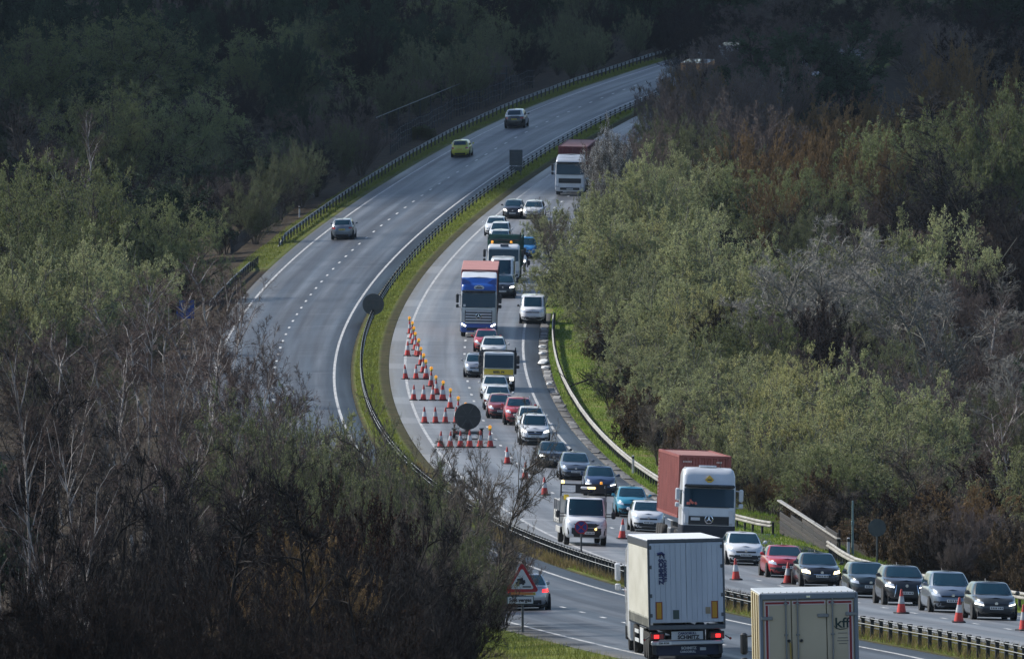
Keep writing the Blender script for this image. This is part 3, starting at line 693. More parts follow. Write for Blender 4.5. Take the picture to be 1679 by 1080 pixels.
car('hatch', 'red car immediately in front of the blue lorry', RED, **at(797, 577), group=G_Q)
car('van', 'white panel van straddling the edge line under the overhanging willow', WHITE, **at(873, 531), group='vans in the queue', cat='van', name='van')
car('suv', 'black car squeezed between the blue lorry and the high roof van', BLACK, **at(824, 489), group=G_Q, lamps='on')
car('bigvan', 'white high roof van behind the blue lorry', WHITE, **at(822, 481), group='vans in the queue', cat='van', name='van')
car('small', 'bright blue car half under the willow branches', SKYB, **at(862, 424), group=G_Q, stance=dict(H=1.62))
car('hatch', 'white car with orange trim directly behind the green tipper', OFFW, **at(818, 409), group=G_Q)
car('hatch', 'white car third ahead of the black car in the outer lane', WHITE, **at(818, 398), group=G_Q, stance=dict(H=1.55))
car('hatch', 'white car with white mirrors second ahead of the black car', WHITE, **at(811, 387), group=G_Q)
car('small', 'small black car with bright headlights at the top of the queue', BLACK, **at(840, 359), group=G_Q, lamps='on')
car('hatch', 'pinkish white car half behind bushes beside the small black car', OFFW, **at(873, 360), group=G_Q)

G_A = 'cars driving away uphill'
car('suv', 'steel grey sport utility car driving away alone', SLATE, **at(561, 393), side='L', away=True, group=G_A, rails=True, roofcol=SILVER)
car('small', 'acid yellow hatchback driving away', YEL, **at(754, 258), side='L', away=True, group=G_A, stance=dict(L=4.2, W=1.74))
car('suv', 'black sport utility car with white roof furthest up the empty carriageway', BLACK, **at(843, 210.5), side='L', away=True, group=G_A, roofcol=WHITE, stance=dict(W=1.95, H=1.72))
car('saloon', 'silver saloon with red tail lights half behind the triangular sign', SILVER, **at(868, 1000), side='L', away=True, group=G_A, lamps='brake')

# ------------------------------------------------------------------ lorries
LW = paint('lorry_white', (.70, .72, .74)); LB = paint('lorry_blue', (.008, .085, .40)); LSIL = paint('lorry_silver', (.46, .48, .50), .3); DNAVY = mat('bumper_navy', (.012, .016, .026), .45)
CRED = mat('container_red', (.27, .075, .06), .55, noise=(.20, .05, .042), nscale=1.1)
CRED2 = mat('container_dark_red', (.15, .03, .035), .6, noise=(.10, .02, .025), nscale=1.1)

def container_lorry():
    t = thing('container_lorry', 'white lorry carrying a red corrugated shipping container', 'lorry')
    y0 = -8.0
    tractor(t, y0, 2.5, 3.95, LW, DNAVY, sl=2.15, sth=.88, gz=1.55, gh=.40, ltop=1.32, bars=2, mirrors=LW)
    # driver in hi-vis behind the screen: only a pink-orange glimpse in the photograph, so a folded jacket on the dash
    jk = MB()
    for i, (x, z, s_) in enumerate(((-.95, 2.32, .16), (-.78, 2.36, .14), (-.62, 2.33, .13), (-.86, 2.44, .12))): jk.box((x, y0+.015, z), (s_, .03, s_*.8), .02, rot=Matrix.Rotation(i*.5, 3, 'Y'))
    jk.build('jacket_on_dashboard', mat('jacket_coral', (.75, .20, .14), .8), t)
    MB().box((0, y0-.02, 3.42), (.30, .03, .30), .0, rot=Matrix.Rotation(R(45), 3, 'Y')).build('roof_sign', mat('hazard_yellow', (.80, .50, .05), .5), t).location = (0, .27, 0)
    MB().box((0, y0+.238, 3.42), (.20, .02, .05)).build('roof_sign_text_bar', TRIM, t)
    MB().tube([(-.45, y0+.95, 4.02), (.35, y0+.95, 4.02)], .05, 6).build('beacon_bar', LW, t)
    MB().tube([(.55, y0+1.0, 3.9), (.55, y0+1.0, 4.25)], .015, 4).build('aerial', TRIM, t)
    MB().box((0, y0+1.2, 3.98), (.8, .5, .06), .02).build('roof_hatch', TRIM, t)
    MB().box((-.62, y0-.03, 1.62), (.42, .02, .14)).build('front_plaque', LW, t)
    for sx in (-1, 1): MB().box((sx*1.02, y0+.0, 1.72), (.20, .05, .62), .03).build('air_deflector', LW, t)
    chassis(t, y0+1.5, 8.0); axles(t, (y0+1.35, y0+4.6, 4.6, 5.9, 7.2), 2.5)
    for sx in (-1, 1): MB().box((sx*1.05, -1.0, .75), (.5, 1.2, .55), .06).build('fuel_tank', mat('tank_grey', (.25, .26, .27), .4, .6), t)
    MB().box((-1.12, -4.4, .62), (.08, 1.2, .75), .02).build('side_guard', TRIM, t)
    container(t, 2.44, -4.9, 7.3, 1.55, 4.45, CRED)
    mk = MB()
    for i in range(6): mk.box((-1.0+i*.07, -4.93, 4.16-.0), (.045, .01, .07))
    for i in range(4): mk.box((.55+i*.07, -4.93, 4.16), (.045, .01, .07))
    mk.build('container_marks', mat('mark_white', (.6, .5, .45), .7), t)
    mv = MB()
    for i in range(11): mv.box((-1.228, 6.7, 4.0-i*.17), (.01, .10, .09))
    mv.build('container_number', mat('mark_white', (.6, .5, .45), .7), t)
    X, d = lat(1160, 629.), 629.
    place(t, X, d, False, 16.0, 'R'); return t
container_lorry()

def blue_lorry():
    t = thing('curtain_lorry', 'blue and silver lorry with a tall red-roofed trailer', 'lorry')
    y0 = -8.0
    tractor(t, y0, 2.5, 3.75, LSIL, LB, roof=LB, sl=2.05, sth=1.02, gz=1.42, gh=.92, ltop=1.02, bars=5, lamps=LENS, grille_m=mat('grille_dark', (.06, .065, .07), .4), bar_m=LW, visor=True, plate_z=.44, mirrors=TRIM)
    for sx in (-1, 1): MB().box((sx*1.02, y0-.03, .86), (.36, .05, .10), .02, rot=Matrix.Rotation(-sx*.5, 3, 'Y')).build('running_light', LENS_ON, t)
    # roof deflector with a swept white top
    df = loft([(3.3, 1.22, y0+.45, y0+2.3), (3.75, 1.22, y0+.60, y0+2.3), (4.05, 1.22, y0+1.05, y0+2.35)], 9, 48, .06); df.build('roof_deflector', LB, t, 40)
    dw = loft([(4.06, 1.22, y0+1.05, y0+2.35), (4.3, 1.20, y0+1.55, y0+2.4), (4.40, 1.14, y0+1.9, y0+2.4)], 9, 48, .05); dw.build('deflector_top', LW, t, 40)
    for sx in (-1, 1):
        MB().prism([(sx*.55, 3.72), (sx*1.19, 3.62), (sx*1.19, 4.04), (sx*.9, 3.98)], y0+.50, y0+.56).build('painted_wave', LB, t)
    lg = MB(); lg.lathe([(.36, -.01), (.36, .01)], axis='Y', n=24); o = lg.build('oval_emblem', LW, t); o.location = (.0, y0+.255, 3.42); o.scale = (1, 1, .5)
    MB().box((0, y0+.235, 3.40), (.46, .02, .07)).build('emblem_lettering', DNAVY, t)
    MB().tube([(-.14, y0+.235, 3.47), (0, y0+.235, 3.54), (.12, y0+.235, 3.48)], .02, 4).build('emblem_bird', DNAVY, t)
    MB().box((-.98, y0-.01, 2.2), (.16, .02, .14)).build('permit_sticker', LW, t)
    red = mat('curtain_red', (.33, .045, .04), .6, noise=(.26, .04, .035), nscale=.7)
    rf = mat('trailer_roof_red', (.42, .19, .17), .75, noise=(.34, .15, .13), nscale=.9)
    MB().box((0, 1.45, 2.85), (2.50, 13.0, 3.2), .03).build('trailer_body', red, t)
    MB().box((0, 1.45, 4.49), (2.52, 13.0, .10), .03).build('trailer_roof', rf, t)
    for i in range(11):
        for sx in (-1, 1): MB().box((sx*1.258, -4.6+i*1.2, 2.8), (.02, .05, 3.0)).build('curtain_strap', TRIM, t)
    chassis(t, y0+1.5, 7.9); axles(t, (y0+1.35, y0+4.3, 4.6, 5.9, 7.2), 2.5)
    X, d = hit(784, 553); place(t, X, d, False, 16.0, 'R')
blue_lorry()

def far_lorry():
    t = thing('container_lorry', 'white lorry with dark red container emerging from behind the trees', 'lorry')
    y0 = -8.0
    tractor(t, y0, 2.5, 3.1, LW, LW, sl=1.75, sth=.9, gz=1.25, gh=.4, ltop=1.0, bars=3, star=False, mirrors=TRIM)
    df = loft([(2.7, 1.2, y0+.55, y0+2.3), (3.1, 1.2, y0+.75, y0+2.3), (3.35, 1.1, y0+1.3, y0+2.3)], 9, 48, .05); df.build('roof_deflector', LW, t, 40)
    chassis(t, y0+1.5, 8.0); axles(t, (y0+1.35, y0+4.6, 4.6, 5.9, 7.2), 2.5)
    container(t, 2.44, -4.9, 7.3, 1.4, 3.95, CRED2)
    X, d = lat(934, 1143.), 1143.; place(t, X, d, False, 16.0, 'R')
    for nm, lab, u, dd, m, h in (('box_lorry', 'orange box lorry glimpsed through the far trees', 1130, 1283., mat('tarpaulin_orange', (.62, .30, .12), .7), 4.5), ('box_lorry', 'white box lorry glimpsed beyond the far orange lorry', 1190, 1318., LW, 4.6)):
        q = thing(nm, lab, 'lorry', 'lorries at the tail of the queue')
        tractor(q, -6.0, 2.45, 3.0, LW, LW, sl=1.75, sth=.85, gz=1.25, gh=.35, ltop=1.0, bars=2, star=False)
        MB().box((0, 1.9, 1.05+(h-1.0)/2), (2.5, 8.0, h-1.05), .05).build('box_body', m, q); MB().box((0, 1.9, h+.02), (2.46, 7.9, .06), .02).build('box_roof', LW, q)
        chassis(q, -4.5, 5.8); axles(q, (-4.7, 3.2), 2.45)
        place(q, lat(u, dd), dd, False, 12.0, 'R')
far_lorry()

def tipper(label, X, d, cabm, lowm, bodym, Wc, Hc, sl, sth, body_h, Wb, panel=None, vents=False, name='tipper_lorry', lamps=LENS, L=6.5):
    t = thing(name, label, 'lorry'); y0 = -L/2
    tractor(t, y0, Wc, Hc, cabm, lowm, sl=sl, sth=sth, gz=sl-.30, gh=0.0 if panel else .35, ltop=max(.7, sl-.62), bars=2, star=False, visor=False, length=1.75, lamps=lamps)
    if panel:
        MB().box((0, y0-.012, sl-.24), (Wc*.94, .06, .36), .03).build('bonnet_panel', panel, t, True)
        text('front_lettering', 'BSIEL P4', .20, DARKTXT, t, (0, y0-.05, sl-.26), bold=.008)
    b0 = y0+1.95; hb = body_h
    MB().box((0, b0+.04, 1.0+(hb-1.0)/2), (Wb, .08, hb-1.0), .02).build('headboard', bodym, t)
    for sx in (-1, 1):
        MB().box((sx*(Wb/2-.03), (b0+L/2)/2+.05, 1.0+(hb-1.25)/2), (.06, L/2-b0-.1, hb-1.25), .015).build('body_side', bodym, t)
        for i in range(5): MB().box((sx*(Wb/2+.02), b0+.3+i*(L/2-b0-.4)/4, 1.0+(hb-1.2)/2), (.06, .08, hb-1.2)).build('side_stake', bodym, t)
        MB().box((sx*(Wb/2-.05), b0+.02, hb-.1), (.08, .08, .5)).build('corner_post', TRIM, t)
    MB().box((0, L/2-.05, 1.0+(hb-1.3)/2), (Wb-.14, .06, hb-1.3), .015).build('tailboard', bodym, t)
    MB().box((0, (b0+L/2)/2, 1.03), (Wb-.15, L/2-b0-.2, .08)).build('floor', UNDER, t)
    if vents:
        for x, y, w_ in ((-.55, .75, .6), (.25, .8, .7), (-.1, 1.2, .5)): MB().box((x, y0+y, Hc+.045), (w_, .16, .05), .01).build('roof_vent', TRIM, t)
        MB().box((0, y0+1.7, Hc+.25), (Wb*.92, .10, .14), .03).build('sheet_roll', TRIM, t)
        for x in (-.9, .5): MB().lathe([(.09, 0), (.09, .14), (.05, .18)], c=(x, y0+1.62, Hc+.02), n=10).build('beacon', AMBER, t)
        MB().box((.05, y0+.28, Hc-.10), (.62, .05, .20), .02).build('roof_panel', mat('dark_blue_panel', (.03, .05, .09), .4), t)
    chassis(t, y0+1.2, L/2, .8, .8); axles(t, (y0+1.0, L/2-1.2), Wb, .42, .26)
    place(t, X, d, False, L, 'R'); return t
YELP = paint('lorry_yellow', (.85, .60, .03))
X, d = hit(817, 641)
tipper('yellow-fronted flatbed lorry with dark sides in the middle of the queue', X, d, OFFW, TRIM, mat('dark_body', (.02, .025, .035), .6), 1.98, 2.45, 1.47, .84, 2.55, 2.25, panel=YELP, name='flatbed_lorry', lamps=LENS_ON)
GRN = mat('tipper_green', (.015, .10, .07), .55, noise=(.02, .06, .05), nscale=1.5)
tipper('white cabbed tipper lorry with dark green body behind the high roof van', lat(825, 1016.), 1016., LW, LW, GRN, 2.40, 2.80, 1.55, .9, 3.45, 2.45, vents=True, L=7.5)

def roadworks_truck():
    t = thing('roadworks_truck', 'white dropside roadworks truck with amber beacons in the coned-off lane', 'truck')
    C = Car(L=2.75, W=2.0, H=2.22, nose=1.0, cowl=1.30, belt=1.34, tail=1.34, wsb=.62, wst=1.22, rt=.10, rb=.04, zl=.36, wr=.36, roofw=.84, nosein=.18, tailin=.03, e=5.5)
    yo = -1.85; cab = bpy.data.objects.new('cab', None); link(cab, t); cab.location = (0, yo, 0)
    for mb, nm, m, sm in ((C.body(), 'body', LW, 50), (C.cabin(), 'cabin_shell', LW, 50), (C.screen(False), 'windscreen', GLASS, True), (C.side(-1, -.80, .55), 'side_window', GLASS, True), (C.side(1, -.80, .55), 'side_window', GLASS, True)): mb.build(nm, m, cab, sm)
    hw = 1.0
    C.patch([(-hw*.84, .40), (hw*.84, .40), (hw*.90, .82), (-hw*.90, .82)], out=.03).build('bumper', TRIM, cab, True)
    C.patch([(-hw*.40, .84), (hw*.40, .84), (hw*.66, 1.04), (-hw*.66, 1.04)], out=.02).build('grille', TRIM, cab, True)
    for i in range(3): C.patch([(-hw*.42, .87+i*.055), (hw*.42, .87+i*.055), (hw*.45, .89+i*.055), (-hw*.45, .89+i*.055)], out=.035).build('grille_bar', mat('grille_slat', (.05, .055, .06), .4), cab)
    for sx in (-1, 1):
        q = [(sx*hw*.66, .90), (sx*hw*.93, .98), (sx*hw*.93, 1.08), (sx*hw*.70, 1.02)]; C.patch(q if sx > 0 else [q[1], q[0], q[3], q[2]]).build('headlight', LENS, cab, True)
        m_ = MB().box((sx*1.30, C.y0+.95, 1.42), (.20, .14, .34), .05); m_.tube([(sx*.95, C.y0+.95, 1.46), (sx*1.25, C.y0+.95, 1.46)], .022, 5); m_.tube([(sx*.95, C.y0+.95, 1.33), (sx*1.25, C.y0+.95, 1.33)], .022, 5); m_.build('door_mirror', TRIM, cab, True)
    MB().lathe([(.05, -.02), (.05, .02)], axis='Y', n=12, c=(.42, C.y0-.05, .78)).build('fog_light', AMBER_ON, cab)
    y = C.front(.0, .62, False, .05)[1]; pl = MB().box((.10, y, .60), (.54, .012, .12)).build('number_plate', PLATE_W, cab)
    MB().box((-.13, y-.010, .60), (.08, .01, .12)).build('red_plate_end', mat('plate_red', (.6, .03, .03), .5), pl)
    ch = MB()
    for i in range(6): ch.box((-.02+i*.07, y-.010, .60), (.04, .004, .066))
    tag(ch.build('plate_characters', DARKTXT, pl), kind='stuff')
    MB().box((0, 0, .5), (1.5, 5.6, .25)).build('underbody', UNDER, t)
    # dropside bed
    grey = mat('dropside_grey', (.52, .52, .50), .55, noise=(.30, .30, .29), nscale=1.2); wh = mat('dropside_white', (.66, .66, .63), .5, noise=(.42, .41, .38), nscale=1.5)
    MB().box((0, 1.55, .98), (2.18, 3.6, .12), .02).build('bed', grey, t)
    for sx in (-1, 1):
        for z in (1.16, 1.40): MB().box((sx*1.07, 1.55, z), (.05, 3.5, .22), .01).build('side_plank', wh, t)
        for y_ in (-.2, 1.0, 2.2, 3.3): MB().box((sx*1.085, y_, 1.45), (.07, .08, 1.1)).build('side_post', grey, t)
        MB().tube([(sx*1.07, -.2, 2.0), (sx*1.07, 3.3, 2.0)], .03, 5).build('side_rail', grey, t)
        MB().box((sx*1.0, 1.6, .62), (.05, 2.6, .30), .02).build('side_guard', grey, t)
    MB().box((0, -.32, 1.62), (2.14, .05, 1.2), .01).build('headboard', grey, t)
    fr = MB()
    for x in (-1.05, 1.05): fr.box((x, -.30, 1.9), (.07, .07, 1.75))
    fr.box((0, -.30, 2.76), (2.16, .07, .07)); fr.box((0, -.30, 2.38), (2.1, .05, .05)); fr.build('headboard_frame', TRIM, t)
    for i in range(3): MB().box((-.72, -.345, 2.66-i*.12), (.52, .02, .06)).build('reflective_strip', LW, t)
    MB().box((-.05, -.30, 2.57), (.66, .03, .34)).build('mesh_panel', TRIM, t); MB().box((.72, -.30, 2.57), (.5, .03, .34)).build('mesh_panel', TRIM, t)
    MB().box((.22, -.38, 2.62), (.74, .16, .12), .04).build('light_bar', LW, t, True); MB().box((.36, -.47, 2.62), (.34, .03, .09), .01).build('light_bar_lamp', AMBER_ON, t)
    MB().lathe([(.07, 0), (.075, .10), (.04, .15)], c=(-.98, -.30, 2.80), n=12).build('beacon', AMBER_ON, t); MB().lathe([(.06, 0), (.06, .10), (.03, .13)], c=(.82, -.30, 2.80), n=12).build('beacon', AMBER, t)
    MB().box((-.80, -.40, 2.16), (.24, .10, .26), .03).build('work_lamp', mat('lamp_yellow', (.72, .50, .03), .5), t)
    for i, (x, y_, z) in enumerate(((-.5, .6, 1.3), (.4, .9, 1.25), (-.3, 1.8, 1.35), (.5, 2.3, 1.3))): MB().box((x, y_, z), (.8, .9, .5), .05).build('load_crate', (grey, wh, TRIM, grey)[i], t)
    for y_ in (-2.3, 1.75):
        for sx in (-1, 1): add_wheel(t, sx*(.86), y_, .36, .24, RIM)
    X, d = hit(961, 894); place(t, X, d, False, 6.4, 'R')
roadworks_truck()

TRAILER_YAW = -.049
def curtain_trailer():
    t = thing('articulated_lorry', 'white-doored trailer of an articulated lorry with grey curtain side and red lights', 'lorry')
    L = 17.0; y1 = L/2; W = 2.55; h = W/2; z0, z1 = 1.18, 4.0
    doorw = mat('trailer_door_white', (.56, .60, .66), .45, noise=(.46, .50, .56), nscale=.8, stretch=(3, 3, .6)); frame = mat('trailer_frame', (.10, .11, .125), .4, .3)
    cur = mat('curtain_cream', (.52, .51, .45), .7, noise=(.40, .39, .33), nscale=.55, stretch=(1, .5, 2), bumpy=.15, bscale=1.5)
    ft = mat('curtain_hem', (.16, .16, .14), .8, noise=(.40, .40, .34), nscale=2.2)
    ya = y1-13.6
    for sx in (-1, 1):
        P = []
        for j in range(9):
            z = z0+.02+(z1-.30-z0)*j/8; P.append([(sx*(h-.02+.012*math.sin(i*1.9+j*.6)), ya+.1+(13.4)*i/40, z) for i in range(41)])
        MB().grid(P).build('side_curtain', cur, t, True)
        MB().box((sx*(h-.01), (ya+y1)/2, z0+.10), (.03, 13.4, .34), .01).build('curtain_hem', ft, t)
        MB().box((sx*(h-.03), (ya+y1)/2, z1-.15), (.06, 13.5, .26), .02).build('top_rail', frame, t)
        for i in range(20): MB().box((sx*(h+.012), ya+.5+i*.66, z0+.05), (.02, .05, .34)).build('curtain_buckle', frame, t)
    MB().box((0, (ya+y1)/2, z1-.02), (W-.06, 13.5, .05), .02).build('roof_sheet', mat('roof_sheet_white', (.66, .67, .68), .5), t)
    MB().box((0, ya+.05, (z0+z1)/2), (W-.02, .08, z1-z0), .02).build('front_bulkhead', doorw, t)
    MB().box((0, y1-.06, z1-.04), (W, .14, .12), .02).build('rear_header', frame, t)
    for sx in (-1, 1):
        MB().box((sx*(h-.03), y1-.05, (z0+z1)/2), (.06, .12, z1-z0), .01).build('rear_post', frame, t)
        # each door: vertical planks with fine joints
        dr = MB().box((sx*(h-.06)/2, y1-.02, (z0+z1)/2-.02), ((h-.06)-.008, .03, z1-z0-.18), .004).build('rear_door', doorw, t)
        for i in range(7): MB().box((sx*(.09+i*.172), y1+.0015, (z0+z1)/2-.02), (.166, .018, z1-z0-.22), .005).build('door_plank', doorw, dr)
        for z in (1.5, 2.15, 3.1, 3.75):
            MB().box((sx*(h-.10), y1+.014, z), (.07, .03, .12), .008).build('door_hinge', frame, dr)
    yy = y1+.018; amb = mat('amber_reflector', (.55, .27, .01), .4)
    for x in (-.92, .92):
        MB().box((-x, yy, 1.66), (.22, .02, .58)).build('reflector_border', mat('reflector_red', (.28, .06, .02), .5), t); MB().box((-x, yy+.012, 1.66), (.15, .012, .52)).build('reflector_board', amb, t)
    MB().box((.36, yy, 1.52), (.20, .02, .30)).build('document_holder', mat('holder_green', (.05, .08, .07), .5), t)
    MB().box((-.70, yy, 1.64), (.16, .02, .22)).build('small_sign', mat('sign_brown', (.32, .25, .16), .6), t)
    nv = mat('lettering_navy', (.02, .03, .11), .5)
    text('door_lettering', 'SCHMITZ', .20, nv, t, (.84, yy+.012, 2.95), rot=(R(90), R(90), R(180)), bold=.012); text('door_lettering', 'CARGOBULL', .13, nv, t, (.70, yy+.012, 2.97), rot=(R(90), R(90), R(180)), bold=.008)
    el = MB()
    el.tube([(.95, yy+.01, 3.52), (.80, yy+.01, 3.56), (.72, yy+.01, 3.48)], .05, 5).tube([(.84, yy+.01, 3.54), (.86, yy+.01, 3.40)], .02, 4).tube([(.74, yy+.01, 3.52), (.72, yy+.01, 3.38)], .02, 4); el.build('bull_emblem', nv, t)
    MB().box((0, y1-.10, 1.10), (W, .16, .16), .02).build('sill', frame, t)
    lb = mat('light_board_white', (.55, .57, .58), .5)
    MB().box((0, y1-.15, .82), (1.05, .05, .28), .01).build('name_board', lb, t); text('board_lettering', 'CARGOBULL', .105, nv, t, (0, y1-.115, .89), rot=(R(90), 0, R(180)), bold=.005); text('board_lettering', 'SCHMITZ', .17, DARKTXT, t, (-.04, y1-.115, .76), rot=(R(90), 0, R(180)), bold=.008)
    for sx in (-1, 1):
        MB().box((sx*.98, y1-.14, .82), (.50, .10, .26), .02).build('light_cluster', TRIM, t)
        MB().box((sx*.99, y1-.085, .80), (.42, .03, .17), .01).build('tail_light', REDLENS, t); MB().box((sx*1.02, y1-.066, .80), (.16, .02, .12)).build('brake_lamp', REDLENS_ON, t)
        MB().tube([(sx*(h-.02), y1-.1, .80), (sx*(h+.14), y1-.08, .70)], .02, 5).build('marker_stalk', TRIM, t); MB().lathe([(.035, -.03), (.045, .03)], axis='Y', n=10, c=(sx*(h+.15), y1-.08, .70)).build('marker_lamp', REDLENS, t)
        MB().box((sx*(h-.18), y1-.1, .36), (.14, .05, .30), .01).build('mud_flap', TRIM, t)
    MB().box((0, y1-.10, .58), (W-.14, .12, .14), .03).build('rear_bumper', mat('bumper_alu', (.48, .50, .52), .4, .6), t)
    pl = MB().box((.78, y1-.03, .58), (.50, .012, .112)).build('number_plate', PLATE_W, t); text('plate_lettering', 'OA 4154', .09, DARKTXT, pl, (.78, y1-.018, .58), rot=(R(90), 0, R(180)), bold=.004)
    MB().box((0, y1-.25, .34), (2.1, .03, .34), .01).build('spray_flap', mat('spray_navy', (.012, .02, .05), .6), t); text('flap_lettering', 'SCHMITZ', .12, lb, t, (-.05, y1-.225, .40), rot=(R(90), 0, R(180)), bold=.006); text('flap_lettering', 'CARGOBULL', .09, lb, t, (-.02, y1-.225, .28), rot=(R(90), 0, R(180)), bold=.004)
    MB().box((-.52, y1-.225, .37), (.20, .01, .10), .02).build('flap_emblem', lb, t)
    chassis(t, ya+1, y1-.3, .95, .9); axles(t, (y1-1.9, y1-3.25, y1-4.6), 2.5, .49, .34)
    for sx in (-1, 1):
        MB().box((sx*1.12, y1-7.2, .72), (.10, 2.0, .65), .03).build('side_box', lb, t); MB().box((sx*1.15, y1-3.2, 1.06), (.36, 4.2, .06), .02).build('mudguard', TRIM, t)
        for z in (.5, .8): MB().box((sx*1.2, y1-9.6, z), (.03, 2.6, .12)).build('side_guard', lb, t)
    tractor(t, -L/2, 2.5, 3.7, LW, LW, sl=2.05, sth=.95, gz=1.5, gh=.5, mirrors=LW, star=False); axles(t, (-L/2+1.4, -L/2+5.2), 2.5)
    place(t, lat(1128, 453.), 453., True, L, 'L', yaw=TRAILER_YAW)
curtain_trailer()

LORRY_YAW = .037
def fridge_lorry():
    t = thing('box_lorry', 'cream box lorry with red-striped rear doors at the bottom of the picture', 'lorry')
    L = 10.6; y1 = L/2; W = 2.62; h = W/2; z0, z1 = 1.05, 3.88
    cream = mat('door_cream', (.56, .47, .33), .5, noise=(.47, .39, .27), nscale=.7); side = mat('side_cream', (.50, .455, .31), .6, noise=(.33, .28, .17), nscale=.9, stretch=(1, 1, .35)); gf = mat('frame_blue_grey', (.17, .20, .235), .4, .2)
    red = mat('stripe_red', (.25, .012, .018), .5); pink = mat('stripe_white', (.62, .52, .50), .5); st = mat('lock_steel', (.22, .225, .23), .4, .6)
    MB().box((0, y1-4.1, (z0+z1)/2), (W-.06, 7.9, z1-z0-.06), .04).build('box_body', side, t)
    MB().box((0, y1-4.1, z1-.02), (W-.04, 7.95, .06), .025).build('box_roof', mat('box_roof_grey', (.42, .44, .45), .5), t)
    for i in range(16): MB().lathe([(.02, 0), (.02, .02)], c=(-1.2+i*.16, y1-.12, z1+.01), n=6).build('rivet', CHROME, t)
    for sx in (-1, 1):
        MB().box((sx*(h-.055), y1+.0, (z0+z1)/2), (.11, .10, z1-z0), .03).build('rear_post', gf, t)
        for y in (y1-.18, y1-2.0, y1-4.0, y1-6.0): MB().box((sx*(h-.01), y, (z0+z1)/2), (.03, .10, z1-z0-.1), .01).build('side_strip', mat('strip_brown', (.30, .22, .10), .6), t)
    MB().box((0, y1, z1-.09), (W-.02, .10, .18), .03).build('rear_header', gf, t); MB().box((0, y1, z0+.05), (W-.02, .10, .12), .02).build('rear_sill', gf, t)
    MB().box((0, y1+.055, z1-.10), (.12, .02, .06), .01).build('header_lamp', CHROME, t)
    # three door leaves (seen from behind: local +x is the photograph's left)
    xs = [(1.19, .46), (.45, -.47), (-.48, -1.19)]; zt, zb = z1-.20, z0+.12
    for i, (xa, xb) in enumerate(xs):
        dr = MB().box(((xa+xb)/2, y1+.0, (zt+zb)/2), (abs(xa-xb)-.012, .06, zt-zb), .008).build('rear_door', cream, t)
        MB().box(((xa+xb)/2, y1+.033, zt-.06), (abs(xa-xb)-.05, .008, .11)).build('stripe_border', pink, dr); MB().box(((xa+xb)/2, y1+.039, zt-.06), (abs(xa-xb)-.10, .006, .055)).build('red_stripe', red, dr)
        if i in (0, 2):
            xe = 1.10 if i == 0 else -1.10
            MB().box((xe, y1+.034, (zt+zb)/2-.06), (.12, .008, zt-zb-.12)).build('stripe_border', pink, dr); MB().box((xe, y1+.040, (zt+zb)/2-.06), (.06, .006, zt-zb-.12)).build('red_stripe', red, dr)
    for x in (.60, .29, -.63):
        MB().tube([(x, y1+.07, zb), (x, y1+.07, zt+.06)], .022, 8).build('locking_bar', st, t)
        for z in (zt-.08, zt-.9, zb+.3): MB().box((x, y1+.06, z), (.10, .06, .05), .01).build('bar_keeper', st, t)
    for x, z in ((.53, 2.62), (.20, 2.62)): MB().lathe([(.045, -.02), (.03, .03)], axis='Y', n=12, c=(x, y1+.06, z)).build('lock_knob', TRIM, t)
    MB().tube([(.50, y1+.08, 2.58), (.47, y1+.09, 1.75)], .025, 6).build('lock_strap', mat('strap_ochre', (.36, .25, .06), .7), t)
    for x, z in ((1.10, 3.22), (-.38, 3.27), (-1.12, 3.30)): MB().box((x, y1+.055, z), (.30, .04, .09), .01).build('door_hinge', st, t)
    for x, z in ((1.10, 1.55), (-.38, 1.55), (-1.12, 1.58)): MB().box((x, y1+.055, z), (.30, .04, .09), .01).build('door_hinge', st, t)
    k = mat('logo_green', (.006, .028, .025), .5)
    text('door_logo', 'kff', .37, k, t, (-.88, y1+.038, 3.06), rot=(R(90), 0, R(180)), bold=.006, sx=1.08)
    sw = MB(); sw.tube([(-.66, y1+.04, 3.0), (-.72, y1+.04, 2.93), (-.82, y1+.04, 2.90), (-.95, y1+.04, 2.91), (-1.03, y1+.04, 2.93)], [.003, .012, .014, .010, .003], 5); sw.build('logo_swoosh', k, t)
    for i, w_ in enumerate((.24, .26, .30, .22)): MB().box((-.89, y1+.036, 2.80-i*.075-(.05 if i else 0)), (w_, .006, .018)).build('small_print_line', mat('print_grey', (.16, .15, .13), .6), t)
    for x in (.95, .25, -.55): MB().box((x, y1+.06, zb+.03+1.35-1.2), (.36, .06, .12), .02).build('door_latch', st, t)
    chassis(t, -L/2+1.5, y1, .85, .85); axles(t, (-L/2+1.3, y1-2.3), 2.45)
    tractor(t, -L/2, 2.4, 3.1, LW, LW, sl=1.75, sth=.9, gz=1.3, gh=.4, ltop=1.0, star=False, mirrors=TRIM)
    for sx in (-1, 1): MB().box((sx*.95, y1-.05, .75), (.45, .08, .16), .02).build('tail_light', REDLENS, t)
    MB().box((0, y1-.06, .55), (2.2, .10, .14), .02).build('rear_bumper', TRIM, t)
    place(t, lat(1330, 361.), 361., True, L, 'L', yaw=LORRY_YAW)
fridge_lorry()

